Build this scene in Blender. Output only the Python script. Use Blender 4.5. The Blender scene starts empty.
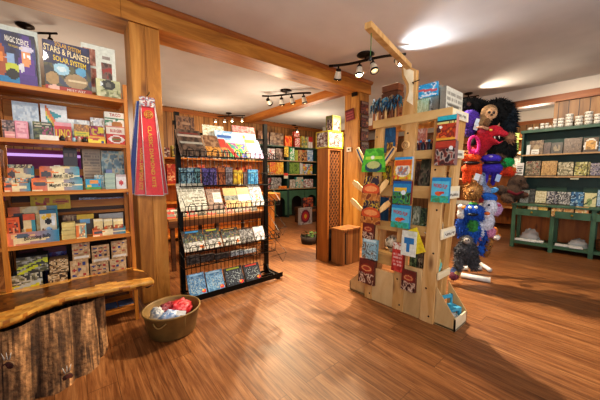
import bpy, bmesh, math, random
from mathutils import Vector, Matrix, noise as mnoise
random.seed(7)
SC = bpy.context.scene
COL = SC.collection

# ------------------------------------------------------------------ camera model
FPX = 274.0
PITCH = math.atan(24.5/274)
YAW = math.radians(50.3)
CAMZ = 1.3
F0 = Vector((math.cos(YAW), math.sin(YAW), 0)); RT = Vector((math.sin(YAW), -math.cos(YAW), 0))
FW = F0*math.cos(PITCH) - Vector((0, 0, 1))*math.sin(PITCH)
UP = RT.cross(FW)
CP = Vector((0, 0, CAMZ))
def ray(u, v): return FW*FPX + RT*(u-300) + UP*(200-v)
def onz(u, v, z=0.0): d = ray(u, v); return CP + d*((z-CAMZ)/d.z)
def onx(u, v, x): d = ray(u, v); return CP + d*(x/d.x)
def ony(u, v, y): d = ray(u, v); return CP + d*(y/d.y)
def pt(u, v, w): d = ray(u, v); return CP + d*(w/FPX)
def proj(p):
    d = Vector(p)-CP; w = d.dot(FW); return (300+FPX*d.dot(RT)/w, 200-FPX*d.dot(UP)/w)

cam = bpy.data.cameras.new('camera'); co = bpy.data.objects.new('camera', cam); COL.objects.link(co)
cam.sensor_width = 36; cam.lens = 36*FPX/600; cam.clip_start = .05
M = Matrix((RT, UP, -FW)).transposed().to_4x4(); M.translation = CP; co.matrix_world = M
SC.camera = co

# ------------------------------------------------------------------ colours, materials
def lin(c):
    if isinstance(c, str):
        c = c.lstrip('#'); c = tuple(int(c[i:i+2], 16)/255 for i in (0, 2, 4))
    return tuple((x/12.92 if x <= .04045 else ((x+.055)/1.055)**2.4) for x in c[:3])
def rgba(c): return (*lin(c), 1)
MATS = {}
class NT:
    def __init__(s, name):
        s.m = bpy.data.materials.new(name); s.m.use_nodes = True; s.t = s.m.node_tree
        s.b = s.t.nodes['Principled BSDF']; MATS[name] = s.m
    def n(s, kind, **kw):
        x = s.t.nodes.new(kind)
        for k, v in kw.items():
            if k.startswith('i_'): x.inputs[k[2:].replace('_', ' ')].default_value = v
            else: setattr(x, k, v)
        return x
    def l(s, a, b): s.t.links.new(a, b)
    def ramp(s, stops):
        r = s.t.nodes.new('ShaderNodeValToRGB'); e = r.color_ramp.elements
        while len(e) < len(stops): e.new(.5)
        for el, (p, c) in zip(e, stops): el.position = p; el.color = rgba(c)
        return r
    def coords(s, scale=(1, 1, 1), rot=(0, 0, 0), src='Object'):
        tc = s.n('ShaderNodeTexCoord'); mp = s.n('ShaderNodeMapping'); mp.inputs['Scale'].default_value = scale
        mp.inputs['Rotation'].default_value = rot
        s.l(tc.outputs[src], mp.inputs['Vector']); return mp.outputs['Vector']
    def bump(s, h, strength=.2, dist=.01):
        b = s.n('ShaderNodeBump'); b.inputs['Strength'].default_value = strength; b.inputs['Distance'].default_value = dist
        s.l(h, b.inputs['Height']); s.l(b.outputs['Normal'], s.b.inputs['Normal'])
def mix(t, a, b, fac, mode='MULTIPLY'):
    x = t.n('ShaderNodeMix', data_type='RGBA', blend_type=mode)
    for sock, val in ((x.inputs[0], fac), (x.inputs[6], a), (x.inputs[7], b)):
        if hasattr(val, 'is_linked') or hasattr(val, 'links'): t.l(val, sock)
        else: sock.default_value = val
    return x.outputs[2]

def plain(name, c, rough=.5, metal=0, amt=.12, sc=14, bump=0):
    t = NT(name); v = t.coords()
    n = t.n('ShaderNodeTexNoise'); n.inputs['Scale'].default_value = sc; n.inputs['Detail'].default_value = 4; t.l(v, n.inputs['Vector'])
    r = t.ramp([(.25, (1-amt,)*3), (.75, (1, 1, 1))]); t.l(n.outputs['Fac'], r.inputs['Fac'])
    t.l(mix(t, rgba(c), r.outputs['Color'], 1.0), t.b.inputs['Base Color'])
    t.b.inputs['Roughness'].default_value = rough; t.b.inputs['Metallic'].default_value = metal
    if bump: t.bump(n.outputs['Fac'], bump)
    return t.m
def printed(name, rough=.5, amt=.12, sc=30, bump=0, coat=0):
    t = NT(name); a = t.n('ShaderNodeAttribute', attribute_name='Col'); v = t.coords()
    n = t.n('ShaderNodeTexNoise'); n.inputs['Scale'].default_value = sc; n.inputs['Detail'].default_value = 3; t.l(v, n.inputs['Vector'])
    r = t.ramp([(.25, (1-amt,)*3), (.7, (1, 1, 1))]); t.l(n.outputs['Fac'], r.inputs['Fac'])
    t.l(mix(t, a.outputs['Color'], r.outputs['Color'], 1.0), t.b.inputs['Base Color'])
    t.b.inputs['Roughness'].default_value = rough; t.b.inputs['Coat Weight'].default_value = coat
    if bump: t.bump(n.outputs['Fac'], bump)
    return t.m
def wood(name, cols, axis, fine=9.0, rough=.5, knots=True, coarse=.7, boards=None, bump=.12):
    t = NT(name); sc = [fine]*3; sc[axis] = coarse
    v = t.coords(tuple(sc))
    n = t.n('ShaderNodeTexNoise'); n.inputs['Scale'].default_value = 1.6; n.inputs['Detail'].default_value = 8; n.inputs['Roughness'].default_value = .62
    n.inputs['Distortion'].default_value = .8; t.l(v, n.inputs['Vector'])
    r = t.ramp([(.28, cols[0]), (.48, cols[1]), (.68, cols[2])]); t.l(n.outputs['Fac'], r.inputs['Fac'])
    out = r.outputs['Color']
    if knots:
        ks = [5.0]*3; ks[axis] = 1.7; kv = t.coords(tuple(ks))
        vo = t.n('ShaderNodeTexVoronoi'); vo.inputs['Scale'].default_value = 1.0; t.l(kv, vo.inputs['Vector'])
        kr = t.ramp([(.06, '#6a3a14'), (.16, '#ffffff')]); t.l(vo.outputs['Distance'], kr.inputs['Fac'])
        out = mix(t, out, kr.outputs['Color'], .7)
    if boards:
        bx, w, cdark = boards           # boards run along `axis`, are laid side by side along bx
        tc = t.n('ShaderNodeTexCoord'); sp = t.n('ShaderNodeSeparateXYZ'); t.l(tc.outputs['Object'], sp.inputs[0])
        cb = t.n('ShaderNodeCombineXYZ'); t.l(sp.outputs[axis], cb.inputs[0]); t.l(sp.outputs[bx], cb.inputs[1])
        br = t.n('ShaderNodeTexBrick'); t.l(cb.outputs[0], br.inputs['Vector'])
        br.inputs['Scale'].default_value = 1; br.inputs['Brick Width'].default_value = 9; br.inputs['Row Height'].default_value = w
        br.inputs['Mortar Size'].default_value = .006; br.inputs['Color1'].default_value = (1, 1, 1, 1); br.inputs['Color2'].default_value = (.72, .68, .62, 1)
        br.inputs['Mortar'].default_value = rgba(cdark)
        out = mix(t, out, br.outputs['Color'], 1.0)
    t.l(out, t.b.inputs['Base Color']); t.b.inputs['Roughness'].default_value = rough
    if bump: t.bump(n.outputs['Fac'], bump, .004)
    return t.m

wood('pine_upright', ('#80501c', '#b67c34', '#d09a4e'), 2, fine=7)
wood('pine_beam', ('#7f4c18', '#b0742c', '#ca9044'), 0, fine=6)
wood('pine_beam_across', ('#7d4416', '#a86425', '#bd7c38'), 1, fine=6)
wood('trim_wood', ('#6e3a12', '#8f5220', '#a9692e'), 0, fine=10, knots=False)
wood('trim_wood_across', ('#5f3212', '#84491d', '#9b5d28'), 1, fine=10, knots=False)
wood('shelf_wood', ('#8c4a12', '#b8701f', '#d2923e'), 0, fine=9)
wood('shelf_wood_upright', ('#8c4a12', '#b8701f', '#d2923e'), 2, fine=9)
wood('crate_wood', ('#7a4a22', '#a3703c', '#c49560'), 0, fine=10)
wood('dark_board', ('#2e190b', '#4a2a12', '#62391a'), 0, fine=9)
wood('cabinet_wood', ('#74401a', '#96581f', '#aa6a2c'), 2, fine=9)
wood('lattice_wood', ('#4a2810', '#6e4018', '#855024'), 2, fine=9)
wood('old_box_wood', ('#6a4420', '#956030', '#ad7a44'), 2, fine=9, boards=(0, .13, '#3a2210'))
wood('plywood', ('#a88658', '#bf9d6c', '#ceb283'), 2, fine=3, coarse=.8, knots=False, bump=.04)
wood('plywood_flat', ('#a37c48', '#ba935a', '#caa872'), 1, fine=4, coarse=.8, knots=False, bump=.04)
wood('stand_wood', ('#a3753c', '#bf935a', '#d0ab7a'), 2, fine=6, coarse=.6)
wood('ply_edge', ('#d8c49a', '#e6d6b2', '#f0e4c8'), 0, fine=5, knots=False, bump=0)
wood('wall_panel', ('#74491f', '#966633', '#b07f4a'), 2, fine=6, coarse=.6, boards=(0, .13, '#4a2c10'))
wood('wall_panel_side', ('#6a4522', '#8f6538', '#a77d4e'), 2, fine=6, coarse=.6, boards=(1, .13, '#4a2c10'))
wood('toy_wood', ('#b98a50', '#d6ac70', '#e6c58f'), 2, fine=14, knots=False)
wood('brown_stick', ('#4a2410', '#7a4420', '#9c6a3c'), 2, fine=20, knots=False)
wood('counter_wood', ('#a35a18', '#cc8030', '#dd9a4c'), 2, fine=7)

def floor_mat():
    t = NT('plank_floor'); tc = t.n('ShaderNodeTexCoord'); sp = t.n('ShaderNodeSeparateXYZ'); t.l(tc.outputs['Object'], sp.inputs[0])
    cb = t.n('ShaderNodeCombineXYZ'); t.l(sp.outputs[1], cb.inputs[0]); t.l(sp.outputs[0], cb.inputs[1])
    br = t.n('ShaderNodeTexBrick'); t.l(cb.outputs[0], br.inputs['Vector'])
    br.offset = .37; br.offset_frequency = 3
    for k, val in (('Scale', 1), ('Brick Width', 1.22), ('Row Height', .152), ('Mortar Size', .0022), ('Mortar Smooth', .3), ('Bias', 0)): br.inputs[k].default_value = val
    br.inputs['Color1'].default_value = (1, 1, 1, 1); br.inputs['Color2'].default_value = (.66, .62, .58, 1); br.inputs['Mortar'].default_value = (.22, .16, .1, 1)
    # streaks that shift from plank to plank
    vm = t.n('ShaderNodeVectorMath', operation='MULTIPLY'); vm.inputs[1].default_value = (24, 1.3, 1); t.l(tc.outputs['Object'], vm.inputs[0])
    ad = t.n('ShaderNodeVectorMath', operation='ADD'); t.l(vm.outputs[0], ad.inputs[0])
    sc2 = t.n('ShaderNodeVectorMath', operation='SCALE'); sc2.inputs['Scale'].default_value = 9; t.l(br.outputs['Color'], sc2.inputs[0]); t.l(sc2.outputs[0], ad.inputs[1])
    n = t.n('ShaderNodeTexNoise'); n.inputs['Scale'].default_value = 1.5; n.inputs['Detail'].default_value = 9; n.inputs['Roughness'].default_value = .68; n.inputs['Distortion'].default_value = 1.2
    t.l(ad.outputs[0], n.inputs['Vector'])
    r = t.ramp([(.26, '#4a2c14'), (.42, '#754826'), (.56, '#94633a'), (.76, '#b88a5a')]); t.l(n.outputs['Fac'], r.inputs['Fac'])
    t.l(mix(t, r.outputs['Color'], br.outputs['Color'], .8), t.b.inputs['Base Color'])
    rr = t.ramp([(.3, (.62,)*3), (.7, (.45,)*3)]); t.l(n.outputs['Fac'], rr.inputs['Fac'])
    t.b.inputs['Roughness'].default_value = .42
    t.b.inputs['Specular IOR Level'].default_value = .5
    t.bump(n.outputs['Fac'], .12, .003)
floor_mat()
plain('ceiling_paint', '#cbc6c0', .9, amt=.06, sc=2.5, bump=.02)
plain('soffit_paint', '#cfc6ba', .9, amt=.05, sc=3)
plain('black_metal', '#15130f', .42, .6)
plain('wire_black', '#0f0e0d', .4, .4)
plain('bronze', '#2a211a', .4, .7)
plain('green_paint', '#4c7458', .45, amt=.25, sc=6)
plain('green_paint_dark', '#2a4a40', .5, amt=.25, sc=6)
plain('green_shelf', '#3a5a46', .5, amt=.2, sc=6)
plain('pale_edge', '#b89468', .5, amt=.2)
plain('brass', '#d9b04a', .3, .9)
plain('white_pvc', '#d8d6d0', .35)
plain('white_plastic', '#e2dccb', .4)
plain('ceramic', '#e6e2d8', .3)
plain('screw', '#2b2622', .4, .6)
plain('tub_tan', '#94743f', .55, amt=.3, sc=9, bump=.1)
plain('paper_white', '#ebe6da', .7)
plain('gold_ink', '#d9a93a', .4)
plain('ink_black', '#1a1613', .6); plain('ink_white', '#f4efe4', .5); plain('ink_yellow', '#f2d23e', .5)
plain('ink_red', '#c0271f', .5); plain('ink_cream', '#f2dfae', .5); plain('ink_gold', '#e0b040', .5); plain('ink_blue', '#23479a', .5)
plain('ink_grey', '#6e6a66', .6); plain('ink_orange', '#ef8a24', .5)
plain('blue_cloth', '#1f4f7c', .8, amt=.2, bump=.1)
plain('purple_board', '#94427a', .6, amt=.2, sc=3)
plain('rubber_black', '#141414', .7)
plain('lamp_shade', '#d8d2c0', .35)
plain('dark_back', '#2a1a10', .8, amt=.3)
printed('printed_card', .45, .12, 40, coat=.15)
printed('printed_matte', .75, .2, 30)
printed('plush', .95, .35, 60, bump=.4)
printed('bark', .85, .4, 40, bump=.9)
printed('slab_gloss', .30, .3, 18, coat=.15)
def emit(name, c, s):
    t = NT(name); t.b.inputs['Emission Color'].default_value = rgba(c); t.b.inputs['Emission Strength'].default_value = s; t.b.inputs['Base Color'].default_value = rgba(c)
    return t.m
emit('bulb_warm', '#ffe6b4', 40); emit('bulb_dim', '#f3dca8', 1.1); emit('bulb_cool', '#dfeaff', 45); emit('light_strip', '#cfe0ff', 3.5); emit('strip_violet', '#c7a6e8', .8)
def clear():
    t = NT('clear_bag'); t.b.inputs['Alpha'].default_value = .35; t.b.inputs['Base Color'].default_value = rgba('#e8ecec'); t.b.inputs['Roughness'].default_value = .15
    n = t.n('ShaderNodeTexNoise'); n.inputs['Scale'].default_value = 20; t.bump(n.outputs['Fac'], .5)
clear()

# ------------------------------------------------------------------ mesh builder
class MB:
    def __init__(s, col=None): s.v = []; s.f = []; s.c = []; s.col = col or '#888888'; s.sm = []
    def add(s, vs, fs, col=None, smooth=False):
        o = len(s.v); s.v += [tuple(x) for x in vs]
        for i, f in enumerate(fs):
            s.f.append(tuple(o+k for k in f)); s.sm.append(smooth)
            s.c.append(lin(col[i]) if isinstance(col, list) else lin(col or s.col))
        return s
    def box(s, c, d, col=None, rot=None):
        x, y, z = d[0]/2, d[1]/2, d[2]/2
        vs = [Vector(p) for p in ((-x,-y,-z),(x,-y,-z),(x,y,-z),(-x,y,-z),(-x,-y,z),(x,-y,z),(x,y,z),(-x,y,z))]
        if rot: vs = [rot @ p for p in vs]
        c = Vector(c)
        return s.add([p+c for p in vs], [(0,3,2,1),(4,5,6,7),(0,1,5,4),(1,2,6,5),(2,3,7,6),(3,0,4,7)], col)
    def b2(s, lo, hi, col=None):
        lo = Vector(lo); hi = Vector(hi); return s.box((lo+hi)/2, hi-lo, col)
    def bar(s, a, b, w, h, col=None, up=(0, 0, 1)):
        a = Vector(a); b = Vector(b); d = b-a; L = d.length; d.normalize(); up = Vector(up)
        if abs(d.dot(up)) > .98: up = Vector((1, 0, 0))
        x = d.cross(up).normalized(); z = x.cross(d)
        R = Matrix((x, d, z)).transposed()
        return s.box((a+b)/2, (w, L, h), col, R)
    def tube(s, pts, r, n=6, col=None, closed=False):
        pts = [Vector(p) for p in pts]; vs = []; N = len(pts); fs = []
        ref = None
        for i, p in enumerate(pts):
            a = pts[i-1] if i else (pts[-1] if closed else p); b = pts[i+1] if i < N-1 else (pts[0] if closed else p)
            t = (b-a).normalized()
            if ref is None: ref = Vector((0, 0, 1)) if abs(t.z) < .9 else Vector((1, 0, 0))
            x = t.cross(ref)
            if x.length < 1e-4: x = t.orthogonal()
            x.normalize(); y = t.cross(x); ref = -y if False else ref
            rr = r[i] if isinstance(r, (list, tuple)) else r
            for k in range(n):
                an = 2*math.pi*k/n; vs.append(p + x*(rr*math.cos(an)) + y*(rr*math.sin(an)))
        for i in range(N-1 + (1 if closed else 0)):
            j = (i+1) % N
            for k in range(n):
                k2 = (k+1) % n; fs.append((i*n+k, j*n+k, j*n+k2, i*n+k2))
        if not closed:
            fs.append(tuple(range(n))); fs.append(tuple((N-1)*n+k for k in reversed(range(n))))
        return s.add(vs, fs, col, True)
    def lathe(s, prof, n=20, col=None, c=(0, 0, 0), sx=1, sy=1, rot=None):
        vs = []; fs = []; cols = []
        for (r, z) in prof:
            for k in range(n):
                a = 2*math.pi*k/n; p = Vector((r*sx*math.cos(a), r*sy*math.sin(a), z))
                if rot: p = rot @ p
                vs.append(p+Vector(c))
        for i in range(len(prof)-1):
            for k in range(n):
                k2 = (k+1) % n; fs.append((i*n+k, i*n+k2, (i+1)*n+k2, (i+1)*n+k)); cols.append(col[i] if isinstance(col, list) else (col or s.col))
        return s.add(vs, fs, cols, True)
    def ball(s, c, r, col=None, n=12, m=8, rot=None):
        if not isinstance(r, (tuple, list)): r = (r, r, r)
        vs = []; fs = []
        for i in range(m+1):
            th = math.pi*i/m
            for k in range(n):
                a = 2*math.pi*k/n; p = Vector((r[0]*math.sin(th)*math.cos(a), r[1]*math.sin(th)*math.sin(a), r[2]*math.cos(th)))
                if rot: p = rot @ p
                vs.append(p+Vector(c))
        for i in range(m):
            for k in range(n):
                k2 = (k+1) % n; fs.append((i*n+k, (i+1)*n+k, (i+1)*n+k2, i*n+k2))
        return s.add(vs, fs, col, True)
    def prism(s, poly, a, b, axis, col=None):
        """poly in the two other axes; extruded a..b along axis (0,1,2)"""
        def mk(p, t):
            q = list(p); q.insert(axis, t); return Vector(q)
        n = len(poly); vs = [mk(p, a) for p in poly]+[mk(p, b) for p in poly]
        fs = [tuple(range(n)), tuple(reversed(range(n, 2*n)))]+[(i, (i+1) % n, n+(i+1) % n, n+i) for i in range(n)]
        return s.add(vs, fs, col)
    def mesh(s, name):
        me = bpy.data.meshes.new(name); me.from_pydata(s.v, [], s.f); me.update()
        at = me.color_attributes.new('Col', 'FLOAT_COLOR', 'CORNER')
        buf = []
        for f, c in zip(s.f, s.c): buf += [*c, 1.0]*len(f)
        at.data.foreach_set('color', buf)
        me.polygons.foreach_set('use_smooth', s.sm)
        bm = bmesh.new(); bm.from_mesh(me); bmesh.ops.recalc_face_normals(bm, faces=bm.faces); bm.to_mesh(me); bm.free()
        return me
    def build(s, name, mat, parent=None, loc=None, rot=None, bevel=0):
        me = s.mesh(name); me.materials.append(MATS[mat]); o = bpy.data.objects.new(name, me); COL.objects.link(o)
        if parent: o.parent = parent
        if loc is not None: o.location = loc
        if rot is not None: o.rotation_euler = rot
        if bevel:
            bv = o.modifiers.new('bevel', 'BEVEL'); bv.width = bevel; bv.segments = 2; bv.limit_method = 'ANGLE'
        return o
def tag(o, label, cat, group=None, kind=None):
    o['label'] = label; o['category'] = cat
    if group: o['group'] = group
    if kind: o['kind'] = kind
    return o
def struct(o): o['kind'] = 'structure'; return o
def thing(name, label, cat, loc=(0, 0, 0), rz=0, group=None):
    o = bpy.data.objects.new(name, None); COL.objects.link(o); o.location = loc; o.rotation_euler = (0, 0, rz); o.empty_display_size = .05
    return tag(o, label, cat, group)
def dup(root, loc, rz=None, label=None):
    r = root.copy(); COL.objects.link(r); r.location = loc
    if rz is not None: r.rotation_euler = (0, 0, rz)
    if label: r['label'] = label
    for ch in list(root.children):
        c = ch.copy(); COL.objects.link(c); c.parent = r
        for g in list(ch.children):
            d = g.copy(); COL.objects.link(d); d.parent = c
    return r

# ------------------------------------------------------------------ printed faces
def vnoise(x, y, s): return mnoise.noise(Vector((x, y, s*3.7)))
def paint(spec, u, v, seed=0):
    c = (.5, .5, .5)
    for k in spec:
        t = k[0]
        if t == 'bg': c = lin(k[1])
        elif t == 'r':
            if k[1] <= u <= k[3] and k[2] <= v <= k[4]: c = lin(k[5])
        elif t == 'e':
            if ((u-k[1])/k[3])**2+((v-k[2])/k[4])**2 <= 1: c = lin(k[5])
        elif t == 'n':
            if k[1] <= u <= k[3] and k[2] <= v <= k[4]:
                pal = k[5]; f = k[6]; q = vnoise(u*f, v*f, seed)*1.5+.5; q2 = vnoise(u*f*1.9+9, v*f*1.9, seed)*.5
                x = max(0, min(.999, q+q2))*(len(pal)-1); i = int(x); fr = min(1, max(0, (x-i-.25)*2)); a = lin(pal[i]); b = lin(pal[min(i+1, len(pal)-1)]); c = tuple(p+(r-p)*fr for p, r in zip(a, b))
        elif t == 'g':
            a = lin(k[1]); b = lin(k[2]); c = tuple(p+(q-p)*u for p, q in zip(a, b))
        elif t == 't':                       # rows of small print
            if k[1] <= u <= k[3] and k[2] <= v <= k[4]:
                rows = k[6]; y = (v-k[2])/(k[4]-k[2])*rows
                if (y % 1) < .55 and vnoise(u*23, int(y)*5.1, seed+2) > -.25: c = lin(k[5])
        elif t == 'w':                       # wedge pointing right: u0, vmid, u1, halfheight
            if k[1] <= u <= k[3] and abs(v-k[2]) <= k[4]*(1-(u-k[1])/(k[3]-k[1])): c = lin(k[5])
        elif t == 'd':                       # slanted band
            if abs((v-.5)-(u-k[1])*k[2]) <= k[3]: c = lin(k[4])
    return c
SEED = [0]
def face_grid(mb, w, h, y, spec, nx=None, ny=None, cell=.012, z0=0, shape=None):
    SEED[0] += 1; sd = SEED[0]
    nx = nx or max(5, min(48, int(w/cell*1.3))); ny = ny or max(5, min(48, int(h/cell*1.3)))
    vs = [(-w/2+w*i/nx, y, z0+h*j/ny) for j in range(ny+1) for i in range(nx+1)]
    if shape: vs = [shape(*p) for p in vs]
    o = len(mb.v); mb.v += vs
    for j in range(ny):
        for i in range(nx):
            a = o+j*(nx+1)+i; mb.f.append((a, a+1, a+nx+2, a+nx+1)); mb.sm.append(False); mb.c.append(paint(spec, (i+.5)/nx, (j+.5)/ny, sd))
def box_card(w, h, d, spec, side, cell=.012):
    mb = MB(side)
    x = w/2
    vs = [(-x, 0, 0), (x, 0, 0), (x, d, 0), (-x, d, 0), (-x, 0, h), (x, 0, h), (x, d, h), (-x, d, h)]
    mb.add(vs, [(0, 3, 2, 1), (4, 5, 6, 7), (1, 2, 6, 5), (2, 3, 7, 6), (3, 0, 4, 7)], side)
    face_grid(mb, w, h, -.0008, spec, cell=cell)
    return mb
def lettering(text, parent, w, h, loc, ink, vertical=False, rot=None, name='lettering', bend=0):
    cu = bpy.data.curves.new('txt', 'FONT'); cu.body = text; cu.align_x = 'CENTER'; cu.align_y = 'CENTER'; cu.resolution_u = 2
    if '!' in ink: ink = ink[:-1]; cu.offset = .02
    ob = bpy.data.objects.new('txt', cu); COL.objects.link(ob)
    bpy.context.view_layer.update()
    dg = bpy.context.evaluated_depsgraph_get(); me = bpy.data.meshes.new_from_object(ob.evaluated_get(dg))
    bpy.data.objects.remove(ob)
    xs = [q.co.x for q in me.vertices]; ys = [q.co.y for q in me.vertices]
    if not xs: return
    cx, cy = (max(xs)+min(xs))/2, (max(ys)+min(ys))/2; sx = w/(max(xs)-min(xs)); sy = h/(max(ys)-min(ys))
    for q in me.vertices:
        x, y = (q.co.x-cx)*sx, (q.co.y-cy)*sy
        q.co = (x, 0, y+bend*x) if not vertical else (y, 0, -x)
    me.name = name; me.materials.append(MATS[ink])
    o = bpy.data.objects.new(name, me); COL.objects.link(o); o.parent = parent; o.location = loc
    if rot: o.rotation_euler = rot
    return o
RZX = -math.pi/2         # rotation of things that face -X
def solve_h(base, tilt, rz, vt):
    a = math.cos(tilt); b = math.sin(-tilt)
    dirv = Matrix.Rotation(rz, 3, 'Z') @ Vector((0, b, a))
    lo, hi = 0.0, 2.5
    for _ in range(40):
        m = (lo+hi)/2
        if proj(base+dirv*m)[1] > vt: lo = m
        else: hi = m
    return max(lo, .012)
def card(name, label, cat, pl, u0, u1, vb, vt, spec, d=.04, side=None, tilt=0, zb=None, group=None, mat='printed_card', txt=(), off=0.0, yaw=0, cell=.012, lift=None):
    """printed box or card whose front lies in plane pl = ('x'|'y', value), between picture columns u0..u1"""
    ax, val = pl; f = ony if ax == 'y' else onx
    um = (u0+u1)/2
    if zb is None: zb = f(um, vb, val).z
    else:
        a_, b_ = -200., 700.                # the row where height zb falls in this plane
        for _ in range(40):
            m_ = (a_+b_)/2
            if f(um, m_, val).z > zb: a_ = m_
            else: b_ = m_
        vb = a_
    p0, p1 = f(u0, vb, val), f(u1, vb, val)
    w = abs(p1.x-p0.x) if ax == 'y' else abs(p1.y-p0.y)
    base = (p0+p1)/2; base.z = zb
    rz = (0 if ax == 'y' else RZX)+yaw
    h = solve_h(base, tilt, rz, vt)
    if side is None: side = spec[0][1]
    o = box_card(w, h, d, spec, side, cell).build(name, mat, None, base, (tilt, 0, rz))
    tag(o, label, cat, group)
    for q in txt:
        s, a, b, c, e, ink = q[:6]
        lettering(s, o, (c-a)*w, (e-b)*h, (-w/2+(a+c)/2*w, -.0022, (b+e)/2*h), ink, bend=(q[6] if len(q) > 6 else 0))
    return o, w, h

# ------------------------------------------------------------------ the room
CEIL = 2.95; BY = 3.07
struct(MB().b2((-3.5, -2.5, -.1), (9.2, 7.4, 0)).build('floor', 'plank_floor'))
struct(MB().b2((-3.5, -2.5, CEIL), (9.2, 7.4, CEIL+.08)).build('ceiling', 'ceiling_paint'))
struct(MB().b2((-3.5, 7.2, 0), (9.2, 7.3, CEIL)).build('wall_back', 'wall_panel'))
struct(MB().b2((-3.5, 7.17, 2.82), (9.0, 7.2, 2.92)).build('trim_1', 'trim_wood'))
struct(MB().b2((6.75, -2.5, 0), (6.87, .97, 2.62)).build('wall_right', 'wall_panel_side'))
struct(MB().b2((6.74, -2.5, 2.725), (6.88, 6.9, CEIL)).build('wall_right_soffit', 'soffit_paint'))
struct(MB().b2((6.70, -2.5, 2.61), (6.90, 6.9, 2.73)).build('trim_2', 'trim_wood_across'))
struct(MB().b2((9.1, -2.5, 0), (9.2, 7.4, 2.60)).build('wall_right_far', 'wall_panel_side'))
struct(MB().b2((9.1, -2.5, 2.685), (9.2, 7.4, CEIL)).build('wall_right_far_upper', 'soffit_paint'))
struct(MB().b2((9.07, -2.5, 2.60), (9.2, 7.4, 2.69)).build('trim_3', 'trim_wood_across'))
struct(MB().b2((-3.6, 3.5, 0), (-3.5, 7.4, CEIL)).build('wall_left', 'soffit_paint'))

# posts and beams
bm = thing('ceiling_beam', 'long pine ceiling beam with a darker top moulding carried by two pine posts', 'beam', (1.5, BY, 2.73))
bm['kind'] = 'structure'
xs = [-2.6, .43, 2.02, 4.17]
m = MB(); m.b2((-2.6-1.5, 0, 0), (4.17-1.5, .33, .185)); m.build('beam_core', 'pine_beam', bm)
m = MB()
for a, b in ((-2.6, .425), (.43, 3.50), (3.505, 4.18)): m.b2((a-1.5, -.012, .0), (b-1.5, .0, .165))
m.build('face_board', 'pine_beam', bm)
m = MB(); m.prism([(-.015, .165), (-.03, .18), (-.045, .20), (-.045, .218), (.33, .218), (.33, .165)], -2.6-1.5, 4.20-1.5, 0); m.build('top_moulding', 'trim_wood', bm)
struct(MB().b2((3.88, BY+.33, 2.80), (4.06, 7.17, CEIL-.002)).build('ceiling_cross_beam', 'pine_beam_across'))['kind'] = 'structure'

def post(name, x0, x1, y0, y1, label):
    r = thing(name, label, 'post', ((x0+x1)/2, (y0+y1)/2, 0)); r['kind'] = 'structure'
    w = (x1-x0)/2; d = (y1-y0)/2
    MB().b2((-w, -d, 0), (w, d, 2.728)).build('post_core', 'pine_upright', r)
    m = MB()
    for a, b in ((-w+.004, -.004), (.002, w-.004)): m.b2((a, -d-.007, 0), (b, -d, 2.726))
    m.build('face_board', 'pine_upright', r, bevel=.003)
    return r
post('support_post', .486, .746, BY+.01, BY+.29, 'square pine post at the left with packaged kites hanging on it')
post('support_post', 3.87, 4.15, BY+.01, BY+.32, 'square pine post in the middle with red packs hung down its front')

# ------------------------------------------------------------------ left shelf unit
SY = 2.78
un = thing('shelf_unit', 'tall open orange pine shelf unit full of toys beside the left post', 'shelf', (0, SY, 0))
SZ = {1: 1.94, 2: 1.562, 3: 1.185, 4: .795, 5: .405, 6: .13}
for k, z in SZ.items(): MB().b2((-.62, 0, z-.03), (.372, .33, z)).build('shelf_board', 'shelf_wood', un)
for x in (-.405, .372): MB().b2((x, -.006, 0), (x+.028, .03, 2.06 if x > 0 else 1.905)).build('front_upright', 'shelf_wood_upright', un)
for x in (-.405, .372): MB().b2((x, .30, 0), (x+.028, .335, 2.06)).build('rear_upright', 'shelf_wood_upright', un)
for z0, z1 in ((.80, 1.14), (1.19, 1.52), (1.57, 1.90), (.41, .76)):
    m = MB()
    for k in range(3): m.b2((-.40, .06+.08*k, z0), (-.388, .12+.08*k, z1-.03))
    m.build('side_slat_panel', 'crate_wood', un)
for z0, z1 in ((1.985, 2.03), (1.885, 1.905), (1.30, 1.355), (1.02, 1.085), (.96, .985), (1.135, 1.15)):
    MB().b2((-.40, .315, z0), (.372, .33, z1)).build('back_slat', 'shelf_wood', un)
MB().b2((-.40, .335, 1.565), (.372, .345, 1.885)).build('back_panel', 'shelf_wood', un)
MB().b2((-.40, .335, .10), (.372, .345, 1.15)).build('back_panel', 'dark_board', un)
MB().b2((.07, .335, 1.2), (.372, .345, 1.53)).build('back_panel', 'dark_board', un)
# board standing behind, seen through the open back
pb = thing('display_board', 'deep purple board with lit strips seen through the open back of the shelf unit', 'board', (-.18, 3.55, 0))
MB().b2((-.75, 0, .9), (.36, .03, 1.54)).build('panel', 'purple_board', pb)
MB().b2((-.75, .0, 0), (-.70, .03, .9)).build('leg', 'dark_board', pb); MB().b2((.31, .0, 0), (.36, .03, .9)).build('leg', 'dark_board', pb)
MB().b2((-.75, -.02, 1.475), (.30, 0, 1.50)).build('light_strip', 'strip_violet', pb)
MB().b2((-.02, -.02, 1.305), (.19, 0, 1.345)).build('light_strip', 'light_strip', pb)
MB().b2((.26, -.02, 1.25), (.30, 0, 1.50)).build('edge_strip', 'strip_violet', pb)

Y = ('y', 2.82); YB = ('y', 2.97); YM = ('y', 2.9)
NAVY = '#1c1f4f'
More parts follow.
